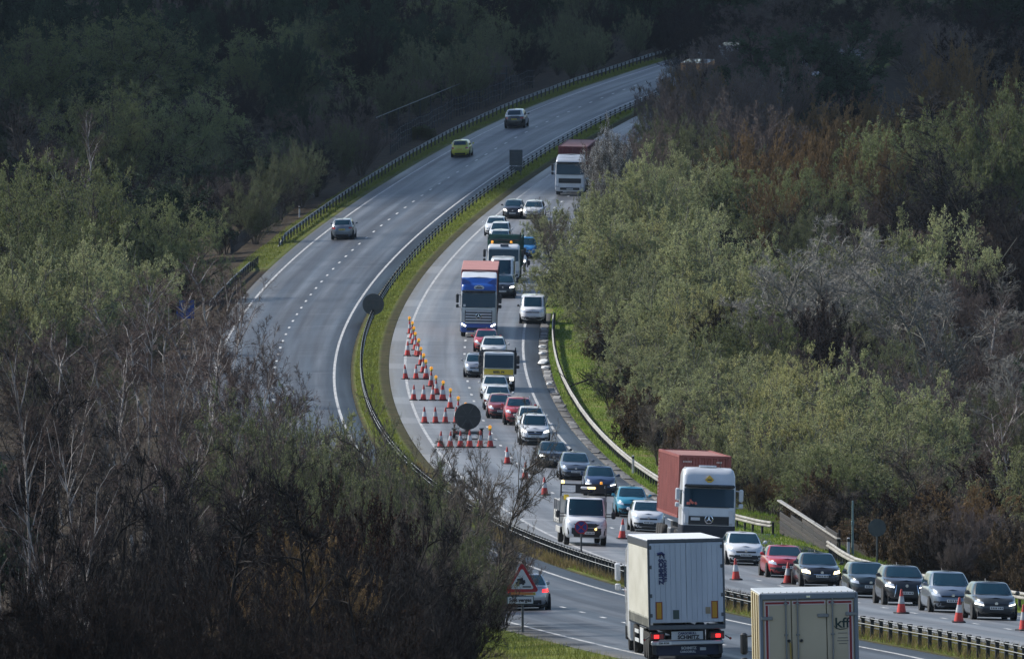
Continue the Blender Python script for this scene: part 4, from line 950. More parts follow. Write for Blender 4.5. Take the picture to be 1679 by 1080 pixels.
def motorcycle():
    X, d = hit(859, 446)
    t = thing('motorcycle', 'dark motorcycle filtering beside the green tipper', 'motorcycle')
    for y in (-.72, .70):
        a, b = wheel_meshes(.31, .13, RIM); o = link(bpy.data.objects.new('wheel', a), t); o.location = (0, y, .31); link(bpy.data.objects.new('rim', b), o)
    MB().tube([(0, -.72, .31), (0, -.50, .78), (0, -.42, .98)], [.05, .05, .04], 6).build('front_fork', CHROME, t)
    loft([(.42, .13, -.42, .35), (.62, .17, -.48, .42), (.80, .15, -.40, .30), (.90, .10, -.30, .10)], 3, 24, .02).build('engine_and_tank', BLACK, t, 50)
    loft([(.78, .12, .10, .75), (.86, .15, .05, .85), (.90, .10, .10, .85)], 3, 24, .01).build('saddle', TRIM, t, 50)
    loft([(.66, .10, -.80, -.50), (.86, .22, -.78, -.40), (1.12, .16, -.62, -.42), (1.26, .10, -.55, -.42)], 3, 24, .0).build('front_fairing', LW, t, 50)
    MB().tube([(-.38, -.36, 1.04), (-.15, -.44, 1.0), (.15, -.44, 1.0), (.38, -.36, 1.04)], .02, 6).build('handlebar', TRIM, t)
    MB().lathe([(.09, -.02), (.07, .02)], axis='Y', n=14, c=(0, -.80, .84)).build('headlight', LENS_ON, t)
    for sx in (-1, 1): MB().box((sx*.30, .62, .62), (.20, .5, .36), .05).build('pannier', TRIM, t, True)
    place(t, X, d, False, 2.1, 'R')
    # rider: one skinned body, seated, hands on the bar
    J = {'pel': ((0, .22, .92), .17), 'ch': ((0, .02, 1.28), .19), 'nk': ((0, -.05, 1.46), .075), 'hd': ((0, -.07, 1.60), .10), 'top': ((0, -.06, 1.70), .09)}
    E_ = [('pel', 'ch'), ('ch', 'nk'), ('nk', 'hd'), ('hd', 'top')]
    for s_, n in ((-1, 'l'), (1, 'r')):
        J.update({'sh'+n: ((s_*.20, .0, 1.40), .075), 'el'+n: ((s_*.36, -.14, 1.18), .055), 'wr'+n: ((s_*.36, -.32, 1.06), .042), 'ha'+n: ((s_*.34, -.40, 1.05), .04), 'hp'+n: ((s_*.13, .18, .90), .11), 'kn'+n: ((s_*.26, -.22, .82), .075), 'an'+n: ((s_*.24, .02, .40), .05), 'to'+n: ((s_*.25, -.16, .34), .045)})
        E_ += [('ch', 'sh'+n), ('sh'+n, 'el'+n), ('el'+n, 'wr'+n), ('wr'+n, 'ha'+n), ('pel', 'hp'+n), ('hp'+n, 'kn'+n), ('kn'+n, 'an'+n), ('an'+n, 'to'+n)]
    nm = list(J); me = bpy.data.meshes.new('person'); me.from_pydata([J[k][0] for k in nm], [(nm.index(a), nm.index(b)) for a, b in E_], [])
    o = link(bpy.data.objects.new('person', me)); tag(o, 'motorcyclist in dark riding clothes and dark helmet', 'person'); me.materials.append(mat('riding_clothes', (.02, .022, .026), .8))
    md = o.modifiers.new('skin', 'SKIN'); 
    for i, k in enumerate(nm): me.skin_vertices[0].data[i].radius = (J[k][1], J[k][1])
    me.skin_vertices[0].data[0].use_root = True
    sb = o.modifiers.new('sub', 'SUBSURF'); sb.levels = 1; sb.render_levels = 1
    hm = MB().lathe([(.02, -.13), (.11, -.12), (.145, -.04), (.145, .05), (.10, .12), (.03, .15)], n=18, c=(0, -.07, 1.65)).build('helmet', BLACK, o, True)
    vz = MB().box((0, -.205, 1.64), (.18, .03, .09), .02).build('visor', GLASS, o)
    o.matrix_world = t.matrix_world.copy()
motorcycle()

# ------------------------------------------------------------------ safety barriers
POSTM = mat('barrier_post_black', (.016, .017, .019), .65, noise=(.03, .03, .03), nscale=3); CABLE = mat('barrier_cable', (.34, .34, .33), .45, .5)
GALV = mat('galvanised_dull', (.40, .41, .41), .5, .2, noise=(.26, .27, .265), nscale=1.2); WEATH = mat('weathered_rail', (.40, .385, .35), .65, .1, noise=(.20, .19, .165), nscale=1.6)
def path_pts(offs, side, step=3.0):
    """offs: list of (depth, offset) -> list of (point, X, d)"""
    ds = np.arange(offs[0][0], offs[-1][0] + 1e-6, step); o = np.interp(ds, [a for a, _ in offs], [b for _, b in offs])
    X = road(0 if side == 'L' else 3, ds) + o; return X, ds, w3(X, ds, surf(X, ds))
def post_mesh(name, sx, sy, h, m, notch=False):
    mb = MB().box((0, 0, h/2 - .1), (sx, sy, h + .2), .012)
    if notch: mb.box((0, 0, h-.05), (sx*1.35, sy*1.2, .10), .012)
    me = mb.mesh(name); me.materials.append(m); return me
def posts_along(root, name, me, X, ds, spacing, side):
    """spacing: function of depth"""
    d = ds[0]; n = 0
    while d < ds[-1]:
        x = float(np.interp(d, ds, X)); p = w3(x, d, float(surf(x, d)))
        o = link(bpy.data.objects.new(name, me), root); o.location = Vector(p) - root.location; o.rotation_euler = (random.uniform(-.015, .015), random.uniform(-.015, .015), math.atan2(float(np.interp(d-1, ds, X)-np.interp(d+1, ds, X)), 2.0) + random.uniform(-.06, .06))
        d += spacing(d); n += 1
    return n
# wire rope barrier in the central reserve
X, ds, P = path_pts([(425, 5.70), (1335, 5.75)], 'L', 2.0)
root = thing('wire_rope_barrier', 'wire rope barrier on black posts along the central reserve', 'barrier', loc=P[0])
me = post_mesh('post', .13, .10, .74, POSTM, True)
posts_along(root, 'post', me, X, ds, lambda d: 2.8 if d < 572 else (1.75 if d < 640 else (2.75 if d < 1000 else 4.3)), 'L')
for h, dx in ((.70, -.06), (.58, .07), (.48, -.07), (.36, .06)):
    MB().tube([(p[0]+dx-P[0][0], p[1]-P[0][1], p[2]+h-P[0][2]) for p in P], .016, 4).build('wire_rope', CABLE, root)
def w_beam(name, label, offs, side, m, post_m, h=.72, spacing=3.2, deep=.31, curl0=False, curl1=False, face=1):
    X, ds, P = path_pts(offs, side, 2.0); root = thing(name, label, 'barrier', 'corrugated beam barriers', loc=P[0])
    prof = [(0, -.155), (.03, -.15), (.075, -.105), (.075, -.06), (.0, -.018), (.0, .018), (.075, .06), (.075, .105), (.03, .15), (0, .155)]
    # rails come in overlapping lengths of 4.3 m, each its own piece
    n = len(ds); seg = 5; i = 0; pr = []
    while i < n-1:
        j = min(n-1, i+seg); rows = []
        for k in range(i, j+1):
            a = P[max(k-1, 0)]; b = P[min(k+1, n-1)]; tx, ty = b[0]-a[0], b[1]-a[1]; l = math.hypot(tx, ty); nx, ny = -ty/l*face, tx/l*face
            hh = h
            if curl0 and k < 4: hh = h - (4-k)*.16
            if curl1 and k > n-5: hh = h - (k-n+5)*.16
            lap = .006*((i//seg) % 2)
            rows.append([(P[k][0]+nx*(q+lap+.06)-P[0][0], P[k][1]+ny*(q+lap+.06)-P[0][1], P[k][2]+hh-.155+z-P[0][2]) for q, z in prof])
        MB().grid(rows).build('rail', m, root, 30); i = j
    posts_along(root, 'post', post_mesh('post', .11, .14, h-.02, post_m), X, ds, lambda d: spacing, side); return root
w_beam('beam_barrier', 'dull grey beam barrier along the outside of the empty carriageway', [(1075, -6.3), (1100, -6.2), (1300, -6.6), (1480, -7.0)], 'L', GALV, POSTM, spacing=3.2, curl0=True)
w_beam('beam_barrier', 'short end of beam barrier before the gap at the left verge', [(985, -6.5), (1049, -6.3)], 'L', GALV, POSTM, spacing=2.2, curl1=True)
w_beam('beam_barrier', 'pale weathered beam barrier curving beside the queue above green verge', [(664, 7.6), (668, 7.1), (676, 6.5), (720, 6.35), (760, 6.25), (850, 6.25), (965, 6.0)], 'R', WEATH, POSTM, spacing=2.6, face=1)
w_beam('beam_barrier', 'pale beam barrier behind the nearest queueing cars', [(480, 6.2), (545, 6.15), (572, 6.1), (592, 6.2), (606, 6.3), (618, 6.9), (634, 7.75)], 'R', WEATH, POSTM, spacing=2.6)

# timber parapet of the lay-by culvert
def parapet():
    X, ds, P = path_pts([(638.5, 8.55), (666, 8.1)], 'R', 2.5); root = thing('timber_parapet', 'dark boarded parapet with pale top rail beside the lay-by', 'parapet', loc=P[0])
    wood = [mat('parapet_board_%d' % i, c, .85, noise=tuple(x*1.6 for x in c), nscale=2.5, stretch=(1, .3, 4)) for i, c in enumerate(((.024, .021, .019), (.032, .027, .023), (.018, .017, .016)))]
    a, b = Vector(P[0]), Vector(P[-1]); t = (b-a).normalized(); L = (b-a).length; ang = math.atan2(-t.x, t.y); M = Matrix.Rotation(ang, 3, 'Z')
    nseg = 5
    for r_ in range(5):
        for s_ in range(nseg):
            c = a + t*(L*(s_+.5)/nseg) - a; z = .12 + r_*.215
            MB().box((0, 0, 0), (.05, L/nseg-.03, .19), .008).build('board', wood[(r_*2+s_) % 3], root).matrix_local = Matrix.Translation((c.x + random.uniform(-.01, .01), c.y, c.z+z)) @ M.to_4x4()
    for s_ in range(nseg+1):
        c = t*(L*s_/nseg); o = MB().box((0, 0, .55), (.10, .12, 1.25), .01).build('post', wood[0], root); o.matrix_local = Matrix.Translation((c.x+.08, c.y, c.z)) @ M.to_4x4()
    c = t*(L/2); o = MB().box((0, 0, 0), (.22, L+.9, .07), .015).build('top_rail', WEATH, root); o.matrix_local = Matrix.Translation((c.x, c.y, c.z+1.22)) @ M.to_4x4()
parapet()
# lay-by surface
lb = strip('lay_by', 'R', EDGE+.02, 8.0, 622, 667, 3, -.012, ASPH_L, uv=True, skirt=.1); tag(lb, kind='structure')
# broken concrete channel between the asphalt and the verge
ch = strip('drainage_channel', 'R', EDGE+.02, EDGE+.62, 690, 975, 3, -.006, mat('channel_dirt', (.10, .092, .08), .95, noise=(.045, .04, .034), nscale=1.2), skirt=.08); tag(ch, kind='structure')
slabs = [mat('slab_%d' % i, c, .85, noise=tuple(x*.6 for x in c), nscale=2.0) for i, c in enumerate(((.32, .31, .29), (.22, .215, .205), (.13, .125, .12)))]
d = 692.0; i = 0
while d < 960:
    l = random.choice((.9, 1.2, 2.4, 3.2)); g = random.choice((.15, .4, .9)) if d > 840 else random.choice((.08, .15, .5))
    if random.random() < .78:
        X0 = float(road(3, d+l/2)) + EDGE + .30 + random.uniform(-.06, .06); tz = float(zR(X0, d+l/2)); p = w3(X0, d+l/2, tz+.015)
        o = MB().box((0, 0, 0), (.46, l, .07), .02).build('slab', slabs[0 if (d > 860 and random.random() < .45) else random.choice((1, 2, 2))], ch)
        sl = float(zR(X0, d+l)-zR(X0, d))/l; dx = float(road(3, d+l)-road(3, d))/l
        o.location = p; o.rotation_euler = (math.atan(sl)+random.uniform(-.015, .02), random.uniform(-.04, .04), -math.atan(dx)+random.uniform(-.08, .08))
    d += l + g; i += 1
# white sandbags / sheet lying on the channel
for (u, v, sx, sy) in ((890.5, 596, .62, 4.6), (894, 605, .55, 1.2), (901, 632, .4, .9), (889, 571, .5, 1.0), (889, 582, .45, .8)):
    X0, d0 = hit(u, v); sb = loft([(0, sx*.42, -sy*.48, sy*.48), (.06, sx*.5, -sy*.5, sy*.5), (.14, sx*.42, -sy*.45, sy*.45)], 3.5, 24, .03).build('white_sack', mat('sack_white', (.72, .72, .70), .8, noise=(.5, .5, .48), nscale=3), None, 50)
    sb.location = w3(X0, d0, float(surf(X0, d0))+.06); sb.rotation_euler = (0, 0, random.uniform(-.2, .2)+.02)
    tag(sb, {596: 'long white sack lying in the roadside channel', 605: 'short white sack just below the long one in the channel', 632: 'lowest small white sack in the broken channel', 571: 'topmost white sack in the channel under the willow', 582: 'small white sack just above the long one in the channel'}[v], 'sack', 'white sacks in the roadside channel')

# timber post and rail fence by the far bridge, upper left
def far_fence():
    wood = mat('fence_dark', (.030, .032, .034), .8); rail = mat('fence_handrail', (.16, .17, .17), .5, .3)
    offs = [(1218, -9.3), (1262, -10.2), (1318, -10.6), (1345, -11.0)]
    X, ds, P = path_pts(offs, 'L', 2.0); root = thing('post_fence', 'dark upright-bar fence behind the far beam barrier', 'fence', loc=P[0])
    d = ds[0]; me = post_mesh('upright', .12, .12, 1.9, wood)
    while d < ds[-1]:
        x = float(np.interp(d, ds, X)); o = link(bpy.data.objects.new('upright', me), root); o.location = Vector(w3(x, d, float(surf(x, d)))) - root.location; d += 2.3
    for h in (.7, 1.2, 1.75): MB().tube([(p[0]-P[0][0], p[1]-P[0][1], p[2]+h-P[0][2]) for p in P], .035, 4).build('fence_rail', wood, root)
    X, ds, P = path_pts([(1236, -12.6), (1312, -12.4)], 'L', 2.0); P = P[0]+(P[-1]-P[0])*np.linspace(0, 1, len(P))[:, None]; r2 = thing('handrail', 'thin pale handrail above the far dark fence', 'handrail', loc=P[0])
    MB().tube([(p[0]-P[0][0], p[1]-P[0][1], p[2]+2.5-P[0][2]) for p in P], .032, 5).build('rail', rail, r2)
    for k in range(0, len(P), 4): MB().tube([(P[k][0]-P[0][0], P[k][1]-P[0][1], P[k][2]-.3-P[0][2]), (P[k][0]-P[0][0], P[k][1]-P[0][1], P[k][2]+2.5-P[0][2])], .05, 5).build('post', wood, r2)
    x0, d0 = float(road(0, 1330.))-13.5, 1330.; b = Vector(w3(x0, d0, float(surf(x0, d0)))); r3 = thing('pipe_rail', 'horizontal pale pipe rail on dark posts at the end of the far fence', 'railing', loc=b)
    for z in (2.6, 1.9): MB().tube([(-1.6, 0, z), (1.7, 0, z+.1)], .05, 5).build('rail', rail, r3)
    for x in (-1.5, -.5, .5, 1.6): MB().tube([(x, 0, -.3), (x, 0, 2.6)], .06, 5).build('post', wood, r3)
far_fence()
# chestnut fence along the left verge foot
X, ds, P = path_pts([(1068, -9.6), (1150, -9.7)], 'L', 2.0); root = thing('post_fence', 'low dark stake fence at the foot of the left verge', 'fence', loc=P[0]); me = post_mesh('stake', .10, .10, 1.25, mat('fence_dark', (.03, .032, .034), .8))
posts_along(root, 'stake', me, X, ds, lambda d: 1.5, 'L')
for h in (.5, 1.05): MB().tube([(p[0]-P[0][0], p[1]-P[0][1], p[2]+h-P[0][2]) for p in P], .02, 4).build('wire', mat('fence_dark', (.03, .032, .034), .8), root)

# ------------------------------------------------------------------ traffic cones
CR = mat('cone_red', (.60, .05, .035), .6, noise=(.36, .04, .035), nscale=4, objrand=.22); CW = mat('cone_sleeve', (.66, .66, .67), .5, noise=(.36, .36, .35), nscale=5, objrand=.2); CB = mat('cone_base', (.014, .014, .015), .8)
def cone_proto(lamp):
    H = .98; r0, r1 = .19, .035
    def rr(z): return r0 + (r1-r0)*(z-.06)/(H-.06)
    def fr(za, zb, e=0): return MB().lathe([(rr(za)+e, za), (rr(zb)+e, zb)], n=18)
    base = MB().box((0, 0, .03), (.52, .52, .06), .015).mesh('base'); base.materials.append(CB)
    a = fr(.06, .40).mesh('lower_band', 40); a.materials.append(CR); b = fr(.40, .70, .004).mesh('white_sleeve', 40); b.materials.append(CW)
    c = MB().lathe([(rr(.70), .70), (rr(.96), .96), (r1*.7, .98)], n=18).mesh('tip', 40); c.materials.append(CR)
    parts = [('base', base), ('lower_band', a), ('white_sleeve', b), ('tip', c)]
    if lamp:
        l = MB().box((0, 0, 1.03), (.16, .13, .12), .02).mesh('lamp_body'); l.materials.append(mat('lamp_yellow', (.72, .50, .03), .5))
        q = MB().lathe([(.10, -.03), (.105, 0), (.10, .03)], axis='Y', n=16, c=(0, 0, 1.16)).mesh('lamp_lens', 40); q.materials.append(AMBER); parts += [('lamp_body', l), ('lamp_lens', q)]
    return parts
PR = {False: cone_proto(False), True: cone_proto(True)}
def cone(u, v, label, lamp=False, group='cones closing the outer lane'):
    X, d = hit(u, v); X = min(X, float(road(3, d))+1.2) if X > float(road(3, d)) else X
    t = thing('traffic_cone', label, 'traffic cone', group, loc=w3(X, d, float(zR(X, d))+.006))
    t.rotation_euler = (random.uniform(-.03, .03), random.uniform(-.05, .05), random.uniform(-.5, .5)); s = random.uniform(.95, 1.02); t.scale = (s, s, s)
    for n, me in PR[lamp]: link(bpy.data.objects.new(n, me), t)
ordn = ['first', 'second', 'third', 'fourth', 'fifth', 'sixth', 'seventh', 'eighth', 'ninth']
for (u, v, lab) in ((1572, 1020, 'traffic cone in front of the pale blue people carrier and dark hatchback'), (1478, 1005, 'traffic cone in front of the black sport utility car'), (1291, 957, 'traffic cone before the red coupe, its foot hidden by the cream lorry'), (1207, 950, 'traffic cone in front of the white hatchback beside the trailer'), (1020, 883, 'traffic cone right of the roadworks truck'), (893, 811, 'traffic cone beside the dark blue electric hatchback'), (861, 785, 'traffic cone left of the grey estate car'), (832, 760, 'traffic cone with the twigs before it, left of the dark saloon'), (1679, 1033, 'traffic cone cut by the right edge of the picture')): cone(u, v, lab)
ordn2 = ordn + ['tenth', 'eleventh', 'twelfth', 'thirteenth', 'fourteenth', 'last, nearest the queue,']
for v, us, nm in ((583, (668, 683), 'uppermost'), (621, (665, 682, 698), 'second'), (656, (678, 694, 709, 725), 'third'), (693, (696, 714, 730, 748), 'fourth'), (733, (722, 738, 755, 770, 787), 'lowest')):
    for k, u in enumerate(us): cone(u, v, '%s red and white cone in the %s row across the lane' % (ordn[k], nm), False, 'rows of cones across the closed lane')
for k, (u, v) in enumerate(((672.5, 547), (675, 555), (677.5, 564), (681, 573.5), (685.5, 584), (690, 598.5), (693.5, 611), (699, 621.5), (706.5, 633), (716, 646), (727, 656.5), (738, 669), (751, 682), (764, 694), (804, 733))):
    cone(u, v, 'lamp-topped cone, %s down the slanting line of the taper' % ordn2[k], True, 'lamp-topped cones along the taper')

# ------------------------------------------------------------------ signs
BACK = mat('sign_back_grey', (.065, .078, .085), .55, .2, noise=(.09, .10, .105), nscale=3); STEEL = mat('sign_post_grey', (.10, .105, .105), .5, .4)
def sign_root(name, label, u, v, d=None, cat='sign'):
    if d is None: X, d = hit(u, v)
    else: X = lat(u, d)
    return thing(name, label, cat, loc=w3(X, d, float(surf(X, d))))
t = sign_root('round_sign', 'back of a round road sign in the central reserve', 612, 524)
MB().lathe([(.76, -.012), (.76, .012)], axis='Y', n=40, c=(0, 0, 1.10)).build('disc', BACK, t); MB().tube([(0, .05, -.2), (0, .05, 1.75)], .045, 8).build('post', STEEL, t)
fr = MB()
for z in (.80, 1.40): fr.box((0, -.03, z), (1.0, .03, .05))
for x in (-.45, .0, .45): fr.box((x, -.03, 1.1), (.05, .03, .62))
fr.build('stiffening_frame', STEEL, t)
t = sign_root('panel_sign', 'back of a rectangular road sign further up the central reserve', 846, 288)
MB().box((0, 0, 1.55), (1.12, .03, 1.35), .01).build('panel', BACK, t); MB().box((0, 0, .62), (1.12, .03, .36), .01).build('lower_panel', BACK, t)
for x in (-.42, .42): MB().tube([(x, -.06, -.2), (x, -.06, 2.1)], .04, 6).build('post', STEEL, t)
fr = MB()
for z in (1.15, 1.95): fr.box((0, -.03, z), (1.0, .03, .05))
fr.build('stiffening_frame', STEEL, t)
# big round arrow board on a trailer among the cones, seen from behind
t = sign_root('arrow_sign_trailer', 'big dark round sign on a low trailer among the cones', 767, 719, cat='sign')
MB().lathe([(.76, -.04), (.78, -.02), (.78, .02), (.76, .04)], axis='Y', n=44, c=(0, 0, 1.32)).build('disc', mat('board_back', (.030, .034, .036), .7, noise=(.05, .052, .05), nscale=2.5), t)
rb = MB()
for k in range(6): a = k*math.pi/3; rb.tube([(.2*math.cos(a), -.05, 1.32+.2*math.sin(a)), (.7*math.cos(a), -.05, 1.32+.7*math.sin(a))], .02, 5)
rb.build('back_ribs', STEEL, t); MB().box((0, -.02, .60), (.30, .12, .7), .02).build('mast', TRIM, t)
MB().box((0, .1, .36), (1.75, 1.3, .16), .03).build('trailer_bed', mat('trailer_dark', (.035, .037, .04), .6), t)
for sx in (-1, 1):
    add_wheel(t, sx*.80, .2, .28, .18); MB().box((sx*.82, .2, .60), (.30, .72, .05), .02).build('mudguard', TRIM, t); MB().box((sx*.72, -.56, .42), (.22, .03, .12), .01).build('tail_light', REDLENS, t)
for x in (-.3, .3): MB().box((x, -.55, .28), (.4, .02, .06)).build('reflective_strip', LW, t)
MB().box((0, -.9, .06), (1.5, .35, .10), .03).build('sandbag_row', mat('sack_grey', (.14, .14, .15), .9), t)
# clearway sign facing the camera
t = sign_root('clearway_sign', 'round blue no-stopping sign with red cross in front of the roadworks truck', 953, 925)
zc = 1.66; rs = .29
MB().lathe([(rs, -.01), (rs, .01)], axis='Y', n=36, c=(0, 0, zc)).build('blue_disc', mat('sign_blue', (.02, .05, .24), .45), t)
ringm = mat('sign_red', (.50, .02, .03), .45); rg = MB()
for k in range(36):
    a0, a1 = 2*math.pi*k/36, 2*math.pi*(k+1)/36; rg.add([(rs*math.cos(a0), -.016, zc+rs*math.sin(a0)), (rs*math.cos(a1), -.016, zc+rs*math.sin(a1)), (rs*.84*math.cos(a1), -.016, zc+rs*.84*math.sin(a1)), (rs*.84*math.cos(a0), -.016, zc+rs*.84*math.sin(a0))], [(0, 1, 2, 3)])
rg.build('red_border', ringm, t); cx = MB()
for s_ in (-1, 1): cx.box((0, -.018, zc), (.46, .006, .045), rot=Matrix.Rotation(s_*R(45), 3, 'Y')); 
cx.v = [(p[0], p[1] - (.004 if i >= 8 else 0), p[2]) for i, p in enumerate(cx.v)]
cx.build('red_cross', ringm, t); MB().tube([(0, .04, -.2), (0, .04, zc+.2)], .04, 8).build('post', STEEL, t)
# soft verges warning sign
t = sign_root('warning_sign', 'red triangular warning sign with plate reading Soft verges', 856, 1036)
def tri(r_, z, y, m, nm):
    pts = []
    for k in range(3):
        a = math.pi/2 + k*2*math.pi/3
        for da in (-.10, -.04, .04, .10): pts.append((r_*(1-.06*abs(da)/.1)*math.cos(a+da), z + r_*(1-.06*abs(da)/.1)*math.sin(a+da)))
    return MB().prism(pts, y, y+.02).build(nm, m, t)
zt = 1.84; tri(.66, zt, -.005, mat('sign_red_tri', (.42, .02, .03), .45), 'red_triangle'); tri(.47, zt, -.012, mat('sign_white', (.66, .67, .68), .45), 'white_field')
icon = MB(); cm = Matrix.Rotation(R(-14), 3, 'Y')
icon.box((-.05, -.018, zt-.02), (.34, .008, .12), rot=cm).box((-.07, -.018, zt+.085), (.22, .008, .10), rot=cm); icon.lathe([(.05, -.005), (.05, .004)], axis='Y', n=14, c=(-.15, -.018, zt-.10)).lathe([(.05, -.005), (.05, .004)], axis='Y', n=14, c=(.04, -.018, zt-.06))
icon.build('car_symbol', DARKTXT, t); MB().box((.17, -.018, zt-.175), (.30, .008, .045)).build('verge_symbol', DARKTXT, t)
MB().box((0, -.004, zt-.42), (.80, .018, .09)).build('amber_strip', mat('sign_orange', (.62, .22, .06), .5), t)
MB().box((-.06, -.006, zt-.66), (.98, .022, .30), .01).build('plate_border', mat('plate_green', (.03, .07, .06), .5), t); MB().box((-.06, -.018, zt-.66), (.92, .012, .25), .006).build('plate', mat('sign_white', (.66, .67, .68), .45), t)
text('plate_lettering', 'Soft verges', .185, DARKTXT, t, (-.06, -.028, zt-.66), bold=.006, sx=.98); MB().tube([(.02, .04, -.3), (.02, .04, zt+.3)], .045, 8).build('post', STEEL, t)
# blue sign in the bushes, dark round sign and lamp column on the right, marker posts
t = sign_root('blue_sign', 'square blue road sign half buried in the left bushes', 304, 545, d=925.)
MB().box((0, 0, 3.15), (1.2, .03, 1.25), .02).build('panel', mat('sign_blue_panel', (.02, .07, .30), .45, noise=(.03, .10, .36), nscale=2), t); MB().prism([(-.2, 3.1), (.15, 3.35), (.1, 3.4), (.35, 3.45), (.25, 3.2), (.2, 3.26), (-.12, 3.0)], -.03, -.02).build('white_arrow', mat('sign_white', (.66, .67, .68), .45), t)
for x in (-.4, .4): MB().tube([(x, .06, -.3), (x, .06, 3.7)], .04, 6).build('post', STEEL, t)
t = sign_root('round_sign', 'dark back of a round sign on a post right of the lamp column', 1438, 915, d=612.)
MB().lathe([(.40, -.012), (.40, .012)], axis='Y', n=32, c=(0, 0, 1.95)).build('disc', BACK, t); MB().tube([(0, .05, -.6), (0, .05, 2.2)], .045, 8).build('post', STEEL, t)
t = sign_root('lamp_column', 'thin pale green column behind the right hand barrier', 1398, 900, d=640., cat='column')
MB().tube([(0, 0, -.5), (0, 0, 1.0), (0, 0, 2.6)], [.06, .05, .04], 8).build('shaft', mat('column_green', (.20, .30, .28), .5), t); MB().box((0, 0, 1.55), (.14, .10, .2), .02).build('control_box', mat('column_green', (.20, .30, .28), .5), t)
MP = mat('marker_white', (.62, .62, .62), .6)
for u, dd, lab, h in ((1038, 757., 'small white marker post behind the barrier left of the red container', 1.0), (1391, 636., 'short white marker post behind the barrier by the parapet', .9), (491, 1122., 'white marker post on the left verge above the grey car', .9)):
    t = sign_root('marker_post', lab, u, 0, d=dd, cat='post'); t['group'] = 'roadside marker posts'
    MB().box((0, 0, h/2-.15), (.13, .09, h+.3), .02).build('shaft', MP, t); MB().box((0, -.05, h-.12), (.12, .012, .14)).build('black_band', TRIM, t)

# ------------------------------------------------------------------ trees
HAZE = 0.000016
def unit(a): return a / np.maximum(np.linalg.norm(a, axis=-1, keepdims=True), 1e-9)
def children(rng, P, n, t0, t1, ang, up, out, ratio, k, jit, droop=0.0, lmin=.15, taper=.55):
    """P: (N,k0,3) parent polylines -> (N*n,k,3) child polylines and their start fraction"""
    N, k0, _ = P.shape; idx = np.repeat(np.arange(N), n); M = len(idx)
    t = rng.uniform(t0, t1, M); f = t*(k0-1); i = np.minimum(f.astype(int), k0-2); w = (f-i)[:, None]
    A, B = P[idx, i], P[idx, i+1]; pos = A*(1-w)+B*w; tan = unit(B-A)
    plen = np.linalg.norm(np.diff(P, axis=1), axis=2).sum(1)[idx]
    r = unit(rng.normal(size=(M, 3))); perp = unit(r - tan*(r*tan).sum(1, keepdims=True))
    a = np.radians(rng.normal(ang, ang*.3, M))[:, None]
    rad = pos*np.array([1, 1, 0.]); rad = unit(rad+1e-6)
    d = unit(tan*np.cos(a)+perp*np.sin(a)+np.array([0, 0, 1.])*up+rad*out)
    L = np.maximum(plen*ratio*(1-taper*t)*rng.uniform(.65, 1.35, M), lmin)
    s = np.linspace(0, 1, k)[None, :, None]
    bend = rng.normal(size=(M, 1, 3))*jit + np.array([0, 0, -droop])
    C = pos[:, None] + (d[:, None]*s + bend*s**2)*L[:, None, None] + rng.normal(size=(M, k, 3))*(jit*.25*L[:, None, None])*s
    return C
def tubes(P, r0, r1, m):
    N, k, _ = P.shape
    T = np.empty_like(P); T[:, 1:-1] = P[:, 2:]-P[:, :-2]; T[:, 0] = P[:, 1]-P[:, 0]; T[:, -1] = P[:, -1]-P[:, -2]; T = unit(T)
    ref = np.where(np.abs(T[:, :1, 2:3]) > .8, np.array([1., 0, 0]), np.array([0, 0, 1.])); U = unit(np.cross(T, ref)); W = np.cross(T, U)
    r0 = np.broadcast_to(np.asarray(r0, float), (N,)); r1 = np.broadcast_to(np.asarray(r1, float), (N,))
    r = (r0[:, None]*(1-np.linspace(0, 1, k))+r1[:, None]*np.linspace(0, 1, k))[..., None, None]
    if m == 2:
        ph = (np.arange(N) % 7*.9)[:, None, None]; D = U*np.cos(ph)+W*np.sin(ph)
        V = np.stack([P-D*r[..., 0], P+D*r[..., 0]], 2)
    else:
        an = 2*np.pi*np.arange(m)/m; V = P[:, :, None]+r*(U[:, :, None]*np.cos(an)[None, None, :, None]+W[:, :, None]*np.sin(an)[None, None, :, None])
    idx = np.arange(N*k*m).reshape(N, k, m)
    if m == 2: Q = np.stack([idx[:, :-1, 0], idx[:, :-1, 1], idx[:, 1:, 1], idx[:, 1:, 0]], -1).reshape(-1, 4)
    else:
        j = np.roll(idx, -1, 2); Q = np.stack([idx[:, :-1], j[:, :-1], j[:, 1:], idx[:, 1:]], -1).reshape(-1, 4)
    return V.reshape(-1, 3), Q
def leaves(rng, pos, size, elong=1.6):
    M = len(pos); a = unit(rng.normal(size=(M, 3))); b = unit(np.cross(a, rng.normal(size=(M, 3)))); s = size*rng.uniform(.55, 1.4, (M, 1))
    V = np.stack([pos-a*s*elong, pos-b*s, pos+a*s*elong, pos+b*s], 1).reshape(-1, 3); return V, np.arange(M*4).reshape(M, 4)
def sample(rng, P, n):
    N, k, _ = P.shape; M = N*n; i = np.repeat(np.arange(N), n); f = rng.uniform(.15, 1, M)*(k-1); j = np.minimum(f.astype(int), k-2); w = (f-j)[:, None]; return P[i, j]*(1-w)+P[i, j+1]*w
def join(parts):
    V, Q, M = [], [], []; b = 0
    for v, q, m in parts: V.append(v); Q.append(q+b); M.append(np.full(len(q), m)); b += len(v)
    return np.concatenate(V), np.concatenate(Q), np.concatenate(M)
